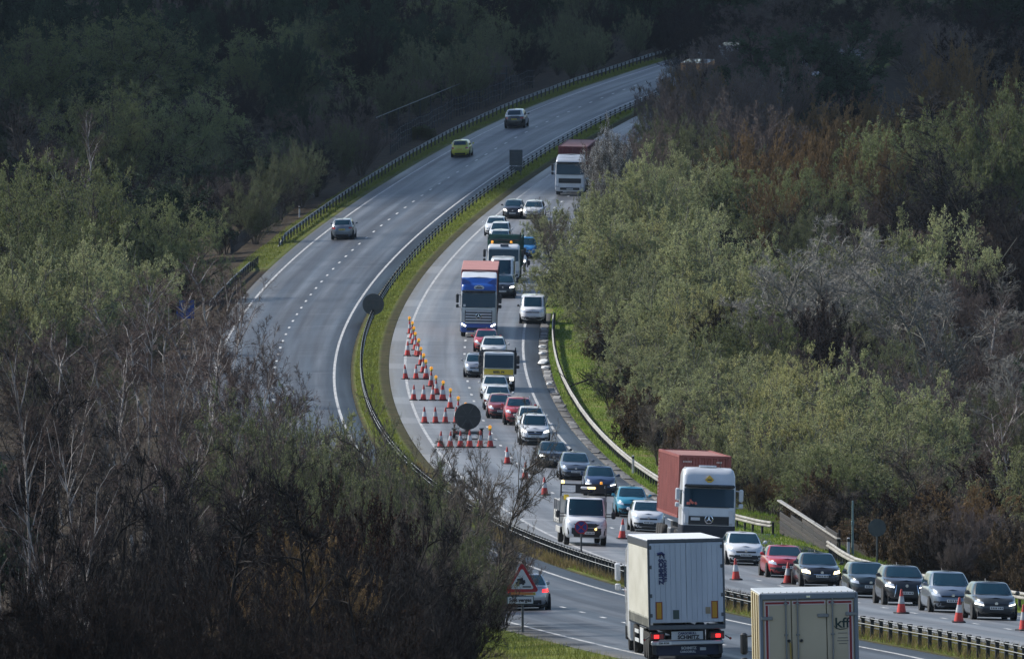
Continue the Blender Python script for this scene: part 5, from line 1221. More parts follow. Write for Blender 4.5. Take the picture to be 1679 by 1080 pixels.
def tree_proto(name, seed, H, kind, bark, twig, leaf):
    rng = np.random.default_rng(seed)
    K = dict(
      sallow=dict(st=15, dome=1, tilt=(4, 62), sl=.60, c=[(8, .15, .88, 56, .10, .14, .48), (7, .12, 1, 48, .10, .10, .50), (6, .1, 1, 46, .12, .06, .52), (5, .05, 1, 44, .12, .0, .58)], r=[.055, .024, .011, .008, .0055], lf=(3, .019, 1.7), tw=.35),
      bare=dict(st=3, tilt=(4, 24), sl=.68, c=[(14, .12, .97, 46, .24, .10, .44), (8, .12, 1, 42, .18, .06, .50), (7, .1, 1, 42, .15, .0, .50), (7, .05, 1, 40, .12, .0, .52)], r=[.075, .030, .013, .0085, .0058], lf=(0, .02, 1.2), tw=.3),
      birch=dict(st=3, tilt=(2, 16), sl=.88, c=[(18, .12, .98, 40, .28, .02, .30), (8, .12, 1, 38, .12, .02, .48), (7, .1, 1, 36, -.05, .0, .55), (5, .05, 1, 32, -.10, .0, .60)], r=[.070, .024, .010, .007, .005], lf=(0, .02, 1.2), tw=.25),
      alder=dict(st=1, tilt=(0, 6), sl=.93, c=[(26, .08, .97, 62, .10, .05, .33), (8, .12, 1, 42, .15, .03, .50), (7, .1, 1, 40, .12, .0, .52), (6, .05, 1, 38, .10, .0, .52)], r=[.13, .034, .013, .0085, .006], lf=(0, .02, 1.2), tw=.28),
      thicket=dict(st=26, dome=1, tilt=(2, 50), sl=.72, c=[(8, .08, .97, 32, .34, .08, .38), (8, .08, 1, 34, .28, .05, .48), (7, .06, 1, 34, .24, .0, .52), (2, .05, 1, 34, .2, .0, .55)], r=[.035, .016, .009, .0068, .0052], lf=(1, .014, 1.8), tw=.3),
      dense=dict(st=12, dome=1, tilt=(3, 55), sl=.62, c=[(8, .08, .96, 46, .18, .12, .44), (8, .08, 1, 46, .15, .10, .50), (7, .06, 1, 46, .12, .05, .50), (4, .05, 1, 44, .1, .0, .5)], r=[.07, .03, .014, .009, .006], lf=(4, .03, 1.5), tw=.35),
      rust=dict(st=34, dome=1, tilt=(2, 38), sl=.74, c=[(7, .12, .97, 22, .45, .03, .36), (7, .1, 1, 24, .40, .02, .48), (6, .06, 1, 24, .36, .0, .52)], r=[.022, .012, .0085, .0065], lf=(2, .018, 2.2), tw=.22),
      bramble=dict(st=18, dome=1, tilt=(10, 75), sl=.75, c=[(7, .1, .97, 42, .12, .10, .45), (7, .06, 1, 44, .10, .05, .50), (7, .05, 1, 44, .05, .0, .52)], r=[.016, .010, .007, .0055], lf=(4, .026, 1.5), tw=.45),
    )[kind]
    az = rng.uniform(0, 2*np.pi, K['st']); u_ = (np.arange(K['st'])+rng.uniform(0, 1, K['st']))/K['st']; ti = np.radians(K['tilt'][0]+(K['tilt'][1]-K['tilt'][0])*u_**.7); az = (np.arange(K['st'])*2.39996+az*.15)
    d = np.stack([np.sin(ti)*np.cos(az), np.sin(ti)*np.sin(az), np.cos(ti)], 1); L = H*K['sl']*rng.uniform(*((.90, 1.03) if K.get('dome') else (.78, 1.15)), K['st']); s = np.linspace(0, 1, 7)[None, :, None]
    base = np.stack([np.cos(az), np.sin(az), np.zeros(K['st'])], 1)*(.12*H/8 if K['st'] > 1 else 0)
    P = base[:, None]+(d[:, None]*s + rng.normal(size=(K['st'], 1, 3))*np.array([.14, .14, .02])*s**2)*L[:, None, None]+rng.normal(size=(K['st'], 7, 3))*np.array([.012, .012, .004])*H*s
    P[:, 0, 2] = -.4
    lv = [P]; kk = [5, 4, 3, 2] if len(K['c']) > 3 else [4, 3, 2]
    for q, (n, t0, t1, an, up, out, ra) in enumerate(K['c']): lv.append(children(rng, lv[-1], n, t0, t1, an, up, out, ra, kk[min(q, 3)], K['tw']*.5, lmin=.12))
    sc = H/8.0; r = K['r']; nl = len(lv)
    trunk = [tubes(lv[0], r[0]*sc*rng.uniform(.7, 1.2, len(lv[0])), r[0]*sc*.22, 7) + (0,), tubes(lv[1], r[1]*sc, r[1]*sc*.3, 4) + (0,)]
    crown = [tubes(lv[2], r[2]*sc, r[2]*sc*.5, 3) + (0,)]
    for q in range(3, nl): crown.append(tubes(lv[q], r[q], r[q]*.55, 2) + (0,))
    n, sz, el = K['lf']
    if n: crown.append(leaves(rng, sample(rng, lv[-1], n), sz, el) + (1,))
    out = []
    allz = np.concatenate([c[0] for c in crown]); top = np.percentile(allz[:, 2], 99.7); wid = 2*np.percentile(np.hypot(allz[:, 0], allz[:, 1]), 96)
    for nm, parts, ms in (('trunk', trunk, [bark]), ('crown', crown, [twig, leaf])):
        V, Q, M = join(parts); me = bpy.data.meshes.new(nm); fill_mesh(me, V, Q, M)
        for m in ms: me.materials.append(m)
        out.append(me)
    return dict(trunk=out[0], crown=out[1], top=top, wid=wid, tris=sum(len(m.polygons)*2 for m in out))
def tm(name, col, var=.22, trans=0.0, noise=None): return mat(name, col, .85, spec=.15, objrand=var, trans=trans, noise=noise or tuple(c*.7 for c in col), nscale=.9)
BK_G = tm('bark_grey', (.22, .21, .175)); BK_P = mat('bark_birch', (.55, .51, .47), .8, noise=(.16, .13, .115), nscale=2.5, stretch=(1, 1, .5)); BK_D = tm('bark_dark', (.040, .034, .030)); BK_B = tm('bark_brown', (.10, .082, .066))
TW_S = tm('twig_sallow', (.165, .16, .105)); TW_G = tm('twig_grey', (.30, .285, .25)); TW_P = tm('twig_purple', (.155, .115, .098)); TW_D = tm('twig_dark_shaded', (.034, .030, .029)); TW_B = tm('twig_brown', (.18, .15, .12)); TW_O = tm('twig_orange', (.22, .155, .085)); TW_K = tm('twig_olive', (.165, .17, .105)); TW_V = tm('twig_mauve', (.20, .165, .152))  # dark twigs also carry the near left trees' backlit shade in their colour
LF_S = tm('catkin_pale', (.46, .47, .24), .25, .3, (.29, .32, .15)); LF_Y = tm('catkin_yellow', (.66, .62, .28), .15, .3, (.46, .47, .19)); LF_O = tm('leaf_olive', (.28, .31, .13), .25, .3, (.20, .23, .10)); LF_D = tm('leaf_dark', (.085, .12, .07), .25, .15, (.05, .075, .045)); LF_R = tm('leaf_rust', (.26, .165, .075), .3, .2, (.19, .125, .06)); LF_W = tm('blossom_white', (.80, .80, .78), .05, .2); LF_B = tm('leaf_bramble', (.08, .115, .04), .25, .15, (.10, .075, .04)); LF_BUD = tm('bud_brown', (.20, .14, .10))
LF_BR = tm('leaf_dead', (.17, .12, .07), .3, .15, (.10, .07, .04)); LF_DB = tm('leaf_dead_shaded', (.060, .032, .020), .3, .1, (.03, .020, .015))  # the darker dead leaves have foreground shade put into their colour
PRO = {}
for key, args in dict(
    sallow1=(11, 8.0, 'sallow', BK_G, TW_S, LF_S), sallow2=(12, 8.0, 'sallow', BK_G, TW_S, LF_S), sallow3=(13, 8.0, 'sallow', BK_G, TW_S, LF_Y), leafy1=(51, 8.0, 'sallow', BK_B, TW_K, LF_O),
    grey1=(21, 9.0, 'bare', BK_G, TW_G, LF_BUD), grey2=(22, 9.0, 'bare', BK_G, TW_G, LF_BUD), bare1=(23, 9.0, 'bare', BK_B, TW_B, LF_BUD), bare2=(24, 9.0, 'bare', BK_D, TW_D, LF_BUD),
    birch1=(31, 10.0, 'birch', BK_P, TW_P, LF_BUD), birch2=(32, 10.0, 'birch', BK_P, TW_P, LF_BUD), alder1=(41, 11.0, 'alder', BK_D, TW_D, LF_BUD),
    thicket1=(101, 6.0, 'thicket', BK_B, TW_K, LF_O), thicket2=(102, 6.0, 'thicket', BK_B, TW_V, LF_BUD), thicket3=(103, 6.0, 'thicket', BK_D, TW_D, LF_DB),
    dense1=(61, 8.0, 'dense', BK_D, TW_D, LF_D), rust1=(71, 6.0, 'rust', BK_B, TW_O, LF_R), rust2=(72, 6.0, 'rust', BK_D, TW_D, LF_DB),
    blossom1=(81, 4.0, 'thicket', BK_B, TW_B, LF_W), bramble1=(91, 2.2, 'bramble', BK_B, TW_B, LF_B), bramble2=(92, 2.2, 'bramble', BK_B, TW_B, LF_BR)).items():
    PRO[key] = tree_proto(key, *args[:2], args[2], *args[3:])
PRO['leafy2'] = PRO['leafy1']
print('tree triangles', sum(p['tris'] for k, p in PRO.items() if k != 'leafy2'))
NAMES = dict(sallow='willow_tree', grey='bare_tree', bare='bare_tree', birch='birch_tree', alder='alder_tree', leafy='budding_tree', dense='evergreen_tree', rust='rusty_shrub', blossom='blackthorn_bush', bramble='bramble_bush', thicket='thicket_shrub')
LOOK = dict(sallow1='grey-green willow in catkin', sallow2='grey-green willow in catkin', sallow3='yellow-green willow in catkin', grey1='pale grey leafless tree', grey2='pale grey leafless tree', bare1='brown leafless tree', bare2='black leafless tree',
    birch1='purple-twigged birch with pale stems', birch2='purple-twigged birch with pale stems', alder1='dark upright leafless alder', leafy1='olive green budding tree', leafy2='olive green budding tree', dense1='dense dark green tree', rust1='rust-orange shrub', rust2='dead-leaved dark shrub', blossom1='white-blossomed bush', bramble1='low green bramble', bramble2='low brown bramble',
    thicket1='olive twiggy thicket', thicket2='mauve-brown twiggy thicket', thicket3='blackish twiggy thicket')
TREES = []
def tree(key, u, vtop, d, wpx=None, w=None, rot=None, X=None, fill=False):
    p = PRO[key]; X = lat(u, d) if X is None else X; zg = float(terrain(X, d)); h = ray_z(vtop, d) - zg
    if h < .5: return
    sz = h/p['top']; sx = (wpx*d/F_PX/p['wid']) if wpx else ((w/p['wid']) if w else sz); sx = min(max(sx, sz*(.3 if key == 'blossom1' else .6)), sz*1.45)
    TREES.append(dict(key=key, X=X, d=d, u=u, v=vtop, zg=zg, sz=sz, sx=sx, fill=fill, rot=random.uniform(0, 6.28) if rot is None else rot))
def plant_all():
    # landmarks name where a tree stands, so that each label points at one tree
    marks = [(561, 375, 'the lone grey car'), (754, 245, 'the yellow hatchback'), (843, 195, 'the white-roofed black car'), (790, 480, 'the blue lorry'), (930, 290, 'the far red container'), (872, 510, 'the white panel van'), (1140, 800, 'the red container lorry'), (1325, 870, 'the boarded parapet'), (1440, 880, 'the dark round sign'), (1600, 970, 'the rightmost queueing cars'), (857, 960, 'the triangular sign'), (304, 493, 'the blue sign'), (415, 440, 'the barrier gap'), (800, 165, 'the far dark fence'), (1125, 100, 'the far orange lorry'), (767, 685, 'the big round sign'), (60, 950, 'the bottom left corner'), (60, 60, 'the top left corner'), (1600, 60, 'the top right corner'), (450, 900, 'the bottom edge left of centre'), (60, 500, 'the left edge'), (1620, 500, 'the right edge'), (600, 60, 'the top edge left of centre'), (980, 215, 'the white blossom')]
    # leave out undergrowth that stands wholly behind nearer crowns
    T = np.ones((150, 230)); keep = []
    for t in sorted(TREES, key=lambda t: t['d']):
        p = PRO[t['key']]; s_ = F_PX/t['d']; hw = p['wid']*t['sx']*s_/2*.9; v1 = t['v']+p['top']*t['sz']*s_; vv = np.arange(150)*8.-60; uu = np.arange(230)*8.-80
        cell = (np.abs(uu[None]-t['u']) < hw*np.sqrt(np.clip(1-((vv[:, None]-v1)/(t['v']-v1-1e-6))**2, 0, 1))) & (vv[:, None] > t['v']) & (vv[:, None] < v1) & (vv[:, None] < 1090) & (vv[:, None] > -10) & (uu[None] > -10) & (uu[None] < 1690)
        if t.get('fill') and (not cell.any() or T[cell].mean() < .10): continue
        T[cell] *= .62 if t['key'][:4] in ('bare', 'grey', 'birc', 'alde') else .34; keep.append(t)
    TREES[:] = keep
    seen = {}
    for t in TREES:
        v = (t['v'] + 540 - (t['zg'] - (CAM_Z - t['d']*math.sin(PITCH)))*F_PX/t['d'])/2; v = min(max(v, t['v']), t['v']+150)
        k = min(marks, key=lambda m: (m[0]-t['u'])**2+(m[1]-v)**2*1.3); dx, dy = t['u']-k[0], v-k[1]
        rel = ('right of' if dx > 0 else 'left of') if abs(dx) > abs(dy) else ('above' if dy < 0 else 'below')
        if 'corner' in k[2] or 'edge' in k[2]: rel = 'near'
        seen.setdefault((LOOK[t['key']], rel, k[2]), []).append(t)
    num = ['leftmost'] + 'second third fourth fifth sixth seventh eighth ninth tenth eleventh twelfth thirteenth fourteenth fifteenth sixteenth seventeenth eighteenth nineteenth twentieth'.split() + ['twenty-' + w_ for w_ in 'first second third fourth fifth sixth seventh eighth ninth'.split()] + ['thirtieth'] + ['thirty-' + w_ for w_ in 'first second third fourth fifth sixth seventh eighth ninth'.split()]
    for (lk, rel, mk), L in seen.items():
        L.sort(key=lambda t: t['u'])
        for i, t in enumerate(L):
            lab = '%s %s %s' % (lk, rel, mk)
            if len(L) > 1: lab = num[min(i, len(num)-1)] + (' from left' if i else '') + ' ' + lab
            p = PRO[t['key']]; base = t['key'].rstrip('0123456789')
            e = thing(NAMES[base], lab, {'rust': 'shrub', 'thicket': 'shrub', 'blossom': 'bush', 'bramble': 'bush'}.get(base, 'tree'), {'rust': 'rusty shrubs among the trees', 'bramble': 'brambles under the trees', 'thicket': 'thickets under the trees', 'blossom': 'blossoming bushes'}.get(base, NAMES[base].replace('_', ' ') + 's in the roadside woods'), loc=w3(t['X'], t['d'], t['zg']))
            e.rotation_euler = (0, 0, t['rot']); e.scale = (t['sx'], t['sx'], t['sz'])
            link(bpy.data.objects.new('trunk', p['trunk']), e); link(bpy.data.objects.new('crown', p['crown']), e)
rt = random.Random(5)
# --- right-hand willow belt beside the queue, back to front (u, v of the crown top, depth, width in pixels)
for a in (('sallow2', 985, 335, 968, 240), ('sallow1', 930, 395, 985, 150), ('sallow1', 1080, 318, 1010, 260), ('sallow3', 1040, 345, 975, 200), ('sallow2', 1170, 345, 960, 230), ('sallow1', 1250, 385, 930, 230), ('leafy1', 1330, 400, 930, 200),
          ('grey1', 1300, 395, 880, 300), ('grey2', 1420, 355, 900, 320), ('sallow1', 1420, 345, 930, 220), ('sallow2', 1560, 350, 930, 260), ('grey1', 1530, 400, 860, 320), ('birch1', 1640, 480, 840, 200), ('grey2', 1670, 560, 800, 200),
          ('sallow2', 1010, 430, 925, 200), ('sallow1', 1090, 440, 900, 240), ('sallow3', 1180, 450, 890, 220), ('sallow2', 1060, 520, 860, 220), ('sallow1', 1150, 540, 830, 240), ('leafy2', 1240, 500, 850, 240),
          ('sallow1', 1090, 600, 800, 200), ('sallow2', 1190, 590, 790, 240), ('sallow3', 1290, 585, 760, 260), ('sallow1', 1390, 575, 740, 300), ('sallow2', 1480, 615, 730, 240), ('sallow3', 1330, 640, 715, 260), ('sallow1', 1210, 655, 745, 200), ('sallow2', 1440, 680, 700, 280),
          ('bare1', 1080, 640, 770, 130), ('sallow1', 1265, 700, 705, 220), ('leafy1', 1370, 730, 690, 220), ('bare1', 1540, 690, 690, 240), ('birch2', 1640, 640, 700, 260), ('grey1', 1570, 620, 760, 260),
          ('rust1', 1590, 790, 668, 180), ('rust2', 1500, 800, 668, 200), ('rust2', 1670, 740, 680, 200), ('bare2', 1440, 790, 668, 180), ('rust1', 1250, 780, 700, 120), ('bramble2', 1300, 835, 690, 200), ('bramble2', 1230, 840, 692, 140), ('bramble2', 1400, 850, 664, 180), ('bare1', 1340, 790, 676, 200), ('bramble2', 1480, 880, 640, 160), ('bare1', 1520, 830, 640, 220), ('bare2', 1610, 850, 632, 240), ('bramble2', 1560, 905, 615, 200), ('bramble2', 1650, 920, 600, 200), ('bare1', 1680, 820, 640, 220), ('bare2', 1000, 600, 850, 90), ('bramble2', 1030, 690, 830, 90), ('bramble1', 1085, 745, 775, 120), ('bare2', 985, 540, 905, 120), ('bare2', 965, 500, 940, 110), ('bare2', 1110, 690, 775, 130)):
    tree(*a)
# --- hazier wood behind it on the right
for a in (('bare1', 1030, 225, 1130, 130), ('leafy1', 1080, 215, 1165, 200), ('grey2', 1090, 150, 1240, 170), ('bare1', 1180, 175, 1200, 220), ('rust2', 1130, 120, 1262, 110), ('rust1', 1300, 250, 1090, 170), ('rust1', 1250, 230, 1120, 180), ('leafy2', 1210, 270, 1080, 200), ('leafy1', 1330, 270, 1070, 220), ('rust1', 1385, 180, 1130, 180), ('rust1', 1330, 160, 1160, 200), ('leafy2', 1470, 190, 1120, 260), ('dense1', 1330, 40, 1260, 330), ('bare2', 1480, 265, 1060, 280), ('bare2', 1600, 240, 1060, 280), ('bare2', 1380, 330, 1020, 220), ('alder1', 1560, 150, 1110, 200), ('leafy1', 1640, 140, 1100, 260), ('rust1', 1560, 170, 1140, 170), ('bare1', 1230, 60, 1330, 260), ('bare1', 1400, 10, 1340, 260), ('bare1', 1560, 15, 1280, 300), ('rust2', 1640, 30, 1290, 220), ('grey2', 1250, 110, 1240, 220), ('bare1', 1180, 30, 1420, 200), ('alder1', 1100, 40, 1420, 180), ('dense1', 1180, -30, 1500, 240), ('bare1', 1330, -40, 1480, 260), ('bare1', 1480, -40, 1450, 280), ('dense1', 1640, -60, 1430, 300), ('bare2', 1680, 300, 1000, 200), ('sallow2', 1130, 250, 1080, 200), ('blossom1', 1003, 203, 1078, 44), ('blossom1', 990, 218, 1082, 36), ('sallow1', 1060, 238, 1052, 90), ('sallow1', 900, 330, 1052, 60), ('bare1', 905, 325, 1040, 90), ('leafy2', 1150, 330, 1040, 200), ('leafy1', 1070, 250, 1120, 180), ('sallow2', 1040, 290, 1060, 170)):
    tree(*a)
# --- left wood beyond the empty carriageway
for a in (('leafy1', 40, 250, 1010, 260), ('leafy2', 150, 270, 1000, 240), ('leafy1', 90, 345, 940, 240), ('sallow1', 200, 370, 925, 220), ('sallow2', 110, 400, 900, 240), ('sallow1', 20, 390, 900, 200), ('leafy2', 280, 330, 1000, 200), ('dense1', 250, 290, 1060, 240),
          ('bare2', 330, 270, 1110, 240), ('alder1', 420, 210, 1150, 220), ('bare2', 500, 230, 1160, 240), ('bare2', 370, 350, 1070, 160), ('alder1', 560, 180, 1210, 220), ('bare2', 460, 290, 1120, 150), ('birch1', 130, 180, 1090, 140), ('leafy1', 180, 140, 1140, 260), ('bare2', 60, 160, 1120, 260), ('leafy2', 320, 150, 1190, 240), ('bare1', 440, 150, 1210, 220), ('alder1', 540, 140, 1250, 180), ('bare2', 640, 150, 1290, 220), ('alder1', 700, 90, 1330, 180), ('dense1', 760, 70, 1370, 240), ('dense1', 860, 40, 1420, 240), ('alder1', 930, 40, 1450, 180), ('dense1', 1000, 0, 1500, 260), ('dense1', 1090, -20, 1540, 240), ('alder1', 820, 90, 1375, 150),
          ('leafy1', 40, 40, 1230, 300), ('leafy2', 200, 20, 1270, 300), ('dense1', 330, 10, 1330, 280), ('leafy1', 440, 40, 1300, 260), ('leafy2', 600, 20, 1360, 280), ('leafy1', 720, -10, 1410, 260), ('dense1', 120, -60, 1400, 320), ('dense1', 300, -80, 1450, 320), ('leafy2', 500, -70, 1450, 300), ('dense1', 680, -80, 1500, 300), ('dense1', 880, -60, 1540, 300), ('dense1', 20, -40, 1330, 300), ('bramble1', 420, 395, 1085, 90), ('bramble1', 520, 335, 1140, 90), ('bramble1', 610, 280, 1195, 90), ('bare2', 590, 240, 1200, 110), ('bare2', 660, 190, 1250, 110), ('bramble1', 690, 205, 1240, 80), ('dense1', 380, 260, 1140, 200), ('dense1', 620, 200, 1260, 160)):
    tree(*a)
# --- purple birches and bushes this side of the empty carriageway
for a in (('birch1', 330, 415, 850, 220), ('birch2', 250, 440, 820, 220), ('birch1', 180, 480, 760, 240), ('bare1', 60, 470, 760, 260), ('birch2', 110, 520, 700, 260), ('birch2', 240, 480, 700, 180),
          ('birch1', 360, 440, 622, 150), ('birch2', 385, 450, 614, 150), ('birch1', 435, 520, 600, 150), ('birch2', 420, 570, 588, 160), ('birch1', 380, 520, 600, 240), ('birch2', 290, 535, 610, 220), ('birch1', 470, 600, 575, 130), ('birch2', 455, 630, 562, 170), ('birch1', 230, 560, 640, 240), ('bare2', 60, 560, 640, 280), ('bare1', 180, 600, 610, 260), ('birch2', 500, 668, 556, 110),
          ('thicket1', 400, 640, 560, 200), ('thicket1', 480, 665, 550, 190), ('sallow2', 560, 690, 540, 170), ('thicket1', 610, 700, 530, 150), ('thicket2', 350, 690, 570, 220), ('bare1', 260, 660, 580, 240), ('thicket1', 520, 700, 530, 180), ('thicket2', 445, 690, 535, 180),
          ('bare1', 700, 640, 505, 190), ('bare1', 780, 660, 492, 170), ('bare1', 650, 690, 500, 200), ('bare1', 730, 720, 470, 220), ('bare1', 620, 730, 480, 240), ('bare2', 560, 740, 500, 220), ('thicket1', 660, 745, 480, 200), ('thicket1', 590, 745, 490, 200), ('rust2', 540, 790, 440, 180), ('rust2', 620, 830, 425, 200), ('rust2', 470, 830, 405, 170), ('rust1', 500, 860, 372, 130), ('bare2', 640, 790, 420, 240), ('bare1', 755, 830, 445, 190), ('thicket3', 740, 940, 440, 190), ('bare1', 680, 800, 460, 220), ('thicket1', 700, 840, 450, 200), ('thicket1', 760, 850, 455, 150), ('thicket2', 640, 860, 445, 200), ('bare2', 740, 930, 410, 200),
          ('bare2', 470, 740, 440, 240), ('bare2', 380, 720, 470, 240), ('birch2', 300, 700, 500, 240), ('bare2', 180, 690, 470, 300), ('bare2', 60, 630, 450, 320), ('birch1', 20, 540, 400, 260), ('bare2', 130, 740, 400, 320), ('bare2', 260, 780, 400, 300), ('bare2', 230, 860, 380, 260), ('bare2', 380, 800, 390, 300), ('rust2', 430, 880, 385, 260), ('rust2', 420, 850, 400, 180), ('bare2', 520, 850, 380, 260), ('bare2', 330, 880, 365, 280), ('bare2', 50, 800, 360, 320), ('bare2', 160, 880, 350, 320), ('birch2', 130, 680, 385, 240), ('bare2', 620, 890, 385, 260), ('bare2', 690, 940, 390, 240), ('alder1', 360, 790, 350, 200), ('alder1', 510, 780, 355, 200), ('alder1', 590, 890, 365, 140), ('rust2', 560, 950, 370, 240), ('bramble2', 420, 1000, 360, 300), ('thicket3', 250, 930, 350, 320), ('thicket3', 600, 960, 375, 260), ('thicket3', 80, 930, 345, 300), ('thicket3', 150, 960, 345, 240), ('thicket3', 450, 940, 352, 260), ('thicket3', 350, 960, 345, 260)):
    tree(*a)
# --- tall twiggy curtain that hides the far end of the queue
for a in (('thicket2', 1045, 205, 1105, 140), ('thicket1', 1085, 180, 1120, 150), ('thicket2', 1130, 135, 1140, 170), ('thicket2', 1190, 100, 1160, 190), ('thicket1', 1150, 190, 1110, 170), ('thicket2', 1090, 130, 1185, 110), ('thicket2', 1250, 90, 1190, 200), ('thicket2', 1220, 160, 1120, 200), ('thicket1', 1010, 270, 1085, 90), ('rust1', 1130, 105, 1215, 90), ('rust1', 1165, 115, 1200, 110), ('thicket2', 1150, 75, 1270, 120), ('thicket2', 1210, 50, 1300, 170), ('thicket3', 1130, 45, 1330, 110), ('thicket3', 1190, 20, 1380, 170), ('thicket2', 1260, 30, 1320, 200), ('bare1', 1110, 85, 1250, 110), ('thicket3', 1090, 15, 1420, 140), ('thicket3', 1140, 0, 1440, 160), ('thicket2', 1020, 235, 1130, 100), ('thicket2', 1270, 20, 1390, 170), ('thicket3', 1330, 0, 1400, 190), ('thicket2', 1230, 0, 1440, 170), ('thicket3', 1400, -10, 1430, 190), ('thicket2', 1300, -20, 1480, 190), ('thicket3', 1060, 0, 1450, 120), ('rust1', 1180, 255, 1085, 110), ('rust1', 1235, 205, 1100, 120), ('rust1', 1290, 190, 1130, 130), ('rust1', 1345, 215, 1090, 120), ('rust1', 1270, 290, 1060, 120), ('rust1', 1420, 150, 1140, 130), ('rust1', 1440, 230, 1080, 110), ('rust1', 1520, 130, 1150, 130), ('rust1', 1650, 90, 1180, 140), ('rust1', 1560, 60, 1220, 120), ('sallow1', 1100, 235, 1090, 120), ('thicket3', 1450, -10, 1440, 190), ('thicket2', 1520, -10, 1430, 190), ('thicket3', 1580, 0, 1410, 190), ('thicket2', 1490, 20, 1380, 170), ('thicket2', 1550, 30, 1360, 170), ('thicket1', 988, 295, 1086, 60), ('thicket1', 966, 322, 1062, 50), ('sallow1', 1000, 300, 1050, 80), ('thicket2', 824, 880, 509, 60), ('bare1', 812, 790, 506, 110), ('thicket2', 812, 960, 500, 60)):
    tree(*a)
# --- undergrowth that closes the woods down to the ground
def scatter(d0, d1, dstep, xstep, lo, hi, keys, h0, h1, side, fill=True):
    d = d0
    while d < d1:
        xa, xb = lo(d), hi(d); x = xa + rt.uniform(0, xstep)
        while x < xb:
            dd = d + rt.uniform(-.45, .45)*dstep; k = rt.choice(keys); u = 839.5 + x*F_PX/dd
            if -120 < u < 1800 or not fill:
                zg = float(terrain(x, dd)); h = rt.uniform(h0, h1); v = 540 - (zg + h - (CAM_Z - dd*math.sin(PITCH)))/dd*F_PX
                tree(k, u, v, dd, w=h*rt.uniform(.75, 1.1), fill=fill)
            x += xstep*rt.uniform(.7, 1.3)
        d += dstep
edge = lambda u: (lambda d: lat(u, d))
scatter(1070, 1420, 17, 3.4, lambda d: float(road(0, d))-18.5, lambda d: float(road(0, d))-(13.6 if 1195 < d < 1355 else 8.6), ['thicket3', 'thicket1', 'thicket1', 'thicket2'], 3.0, 6.0, 'L')
scatter(640, 1030, 22, 4.2, lambda d: float(road(0, d))-16, lambda d: float(road(0, d))-7.8, ['thicket2', 'thicket2', 'thicket1', 'thicket3'], 2.5, 5.0, 'L')
scatter(740, 1000, 30, 5.2, lambda d: float(road(3, d))+11.5, edge(1330), ['sallow1', 'sallow2', 'sallow2', 'thicket1', 'sallow3'], 5.0, 7.0, 'R')
scatter(740, 960, 34, 5.2, edge(1330), edge(1740), ['thicket2', 'thicket1', 'grey1', 'thicket2'], 5.0, 7.5, 'R')
scatter(700, 965, 13, 2.0, lambda d: float(road(3, d))+(8.6 if d > 830 else 7.9), lambda d: float(road(3, d))+10.2, ['thicket2', 'bramble2', 'thicket3', 'bare2'], 1.8, 3.6, 'R')
scatter(545, 660, 12, 2.6, lambda d: float(road(3, d))+(8.0 if d < 612 else 9.8), edge(1740), ['thicket2', 'bramble2', 'thicket3', 'bramble2'], 1.3, 2.6, 'R')
scatter(860, 1010, 24, 4.6, lambda d: float(road(3, d))+16, edge(1740), ['thicket2', 'thicket3', 'thicket1'], 4.5, 7.5, 'R')
scatter(1040, 1500, 40, 6.5, edge(-60), lambda d: float(road(0, d))-16, ['thicket1', 'thicket3', 'thicket3', 'thicket2', 'dense1'], 3.5, 7.5, 'L')
scatter(1300, 1640, 50, 6.0, edge(-60), lambda d: float(road(0, d))-12, ['dense1', 'thicket3', 'thicket1'], 6, 10, 'L')
scatter(1020, 1450, 40, 6.0, lambda d: float(road(3, d))+10.5, edge(1740), ['thicket1', 'thicket2', 'thicket2', 'thicket3'], 3.0, 6.5, 'R')
scatter(720, 860, 30, 5.0, lambda d: float(road(3, d))+10.0, edge(1740), ['thicket1', 'thicket2', 'thicket2'], 2.5, 5.0, 'R')
scatter(600, 715, 22, 3.6, lambda d: float(road(3, d))+9.6, edge(1740), ['thicket2', 'thicket2', 'bramble2', 'thicket3'], 1.5, 3.2, 'R')
scatter(560, 900, 42, 5.5, edge(-60), lambda d: float(road(0, d))-15.0, ['thicket2', 'thicket3', 'thicket3', 'thicket1'], 2.5, 5.0, 'L')
scatter(345, 560, 30, 4.0, edge(-60), lambda d: min(float(road(0, d))-8.0, lat(690, d)), ['thicket3'], 2.5, 4.5, 'L')
# the woods go on beyond both sides of the picture
scatter(420, 1400, 75, 6.5, edge(-300), edge(-50), ['thicket3', 'dense1', 'bare2', 'thicket2', 'leafy1'], 6, 9, 'L', False)
scatter(640, 1400, 75, 6.5, edge(1735), edge(1990), ['thicket2', 'dense1', 'bare1', 'thicket1', 'sallow1'], 6, 9, 'R', False)
plant_all(); print('TREES', len(TREES), {k: sum(t['key'] == k for t in TREES) for k in PRO})
# fallen branch on the right verge
X0, d0 = hit(985, 640); fb = thing('fallen_branch', 'dark fallen branch lying on the green verge under the trees', 'branch', loc=w3(X0, d0, float(surf(X0, d0))))
rb_ = np.random.default_rng(3); Pm = np.array([[[1.2, .4, .1], [.4, .1, .5], [-.6, 0, .75], [-1.6, -.2, .45], [-2.3, -.2, .1]]]); c1 = children(rb_, Pm, 9, .2, 1, 50, .1, 0, .45, 4, .2); c2 = children(rb_, c1, 5, .2, 1, 45, 0, 0, .5, 3, .2)
for nm, (v, q) in (('limb', tubes(Pm, .11, .03, 6)), ('side_branches', tubes(c1, .035, .012, 4)), ('twigs', tubes(c2, .012, .006, 3))):
    me = bpy.data.meshes.new(nm); fill_mesh(me, v, q); me.materials.append(BK_D); link(bpy.data.objects.new(nm, me), fb)

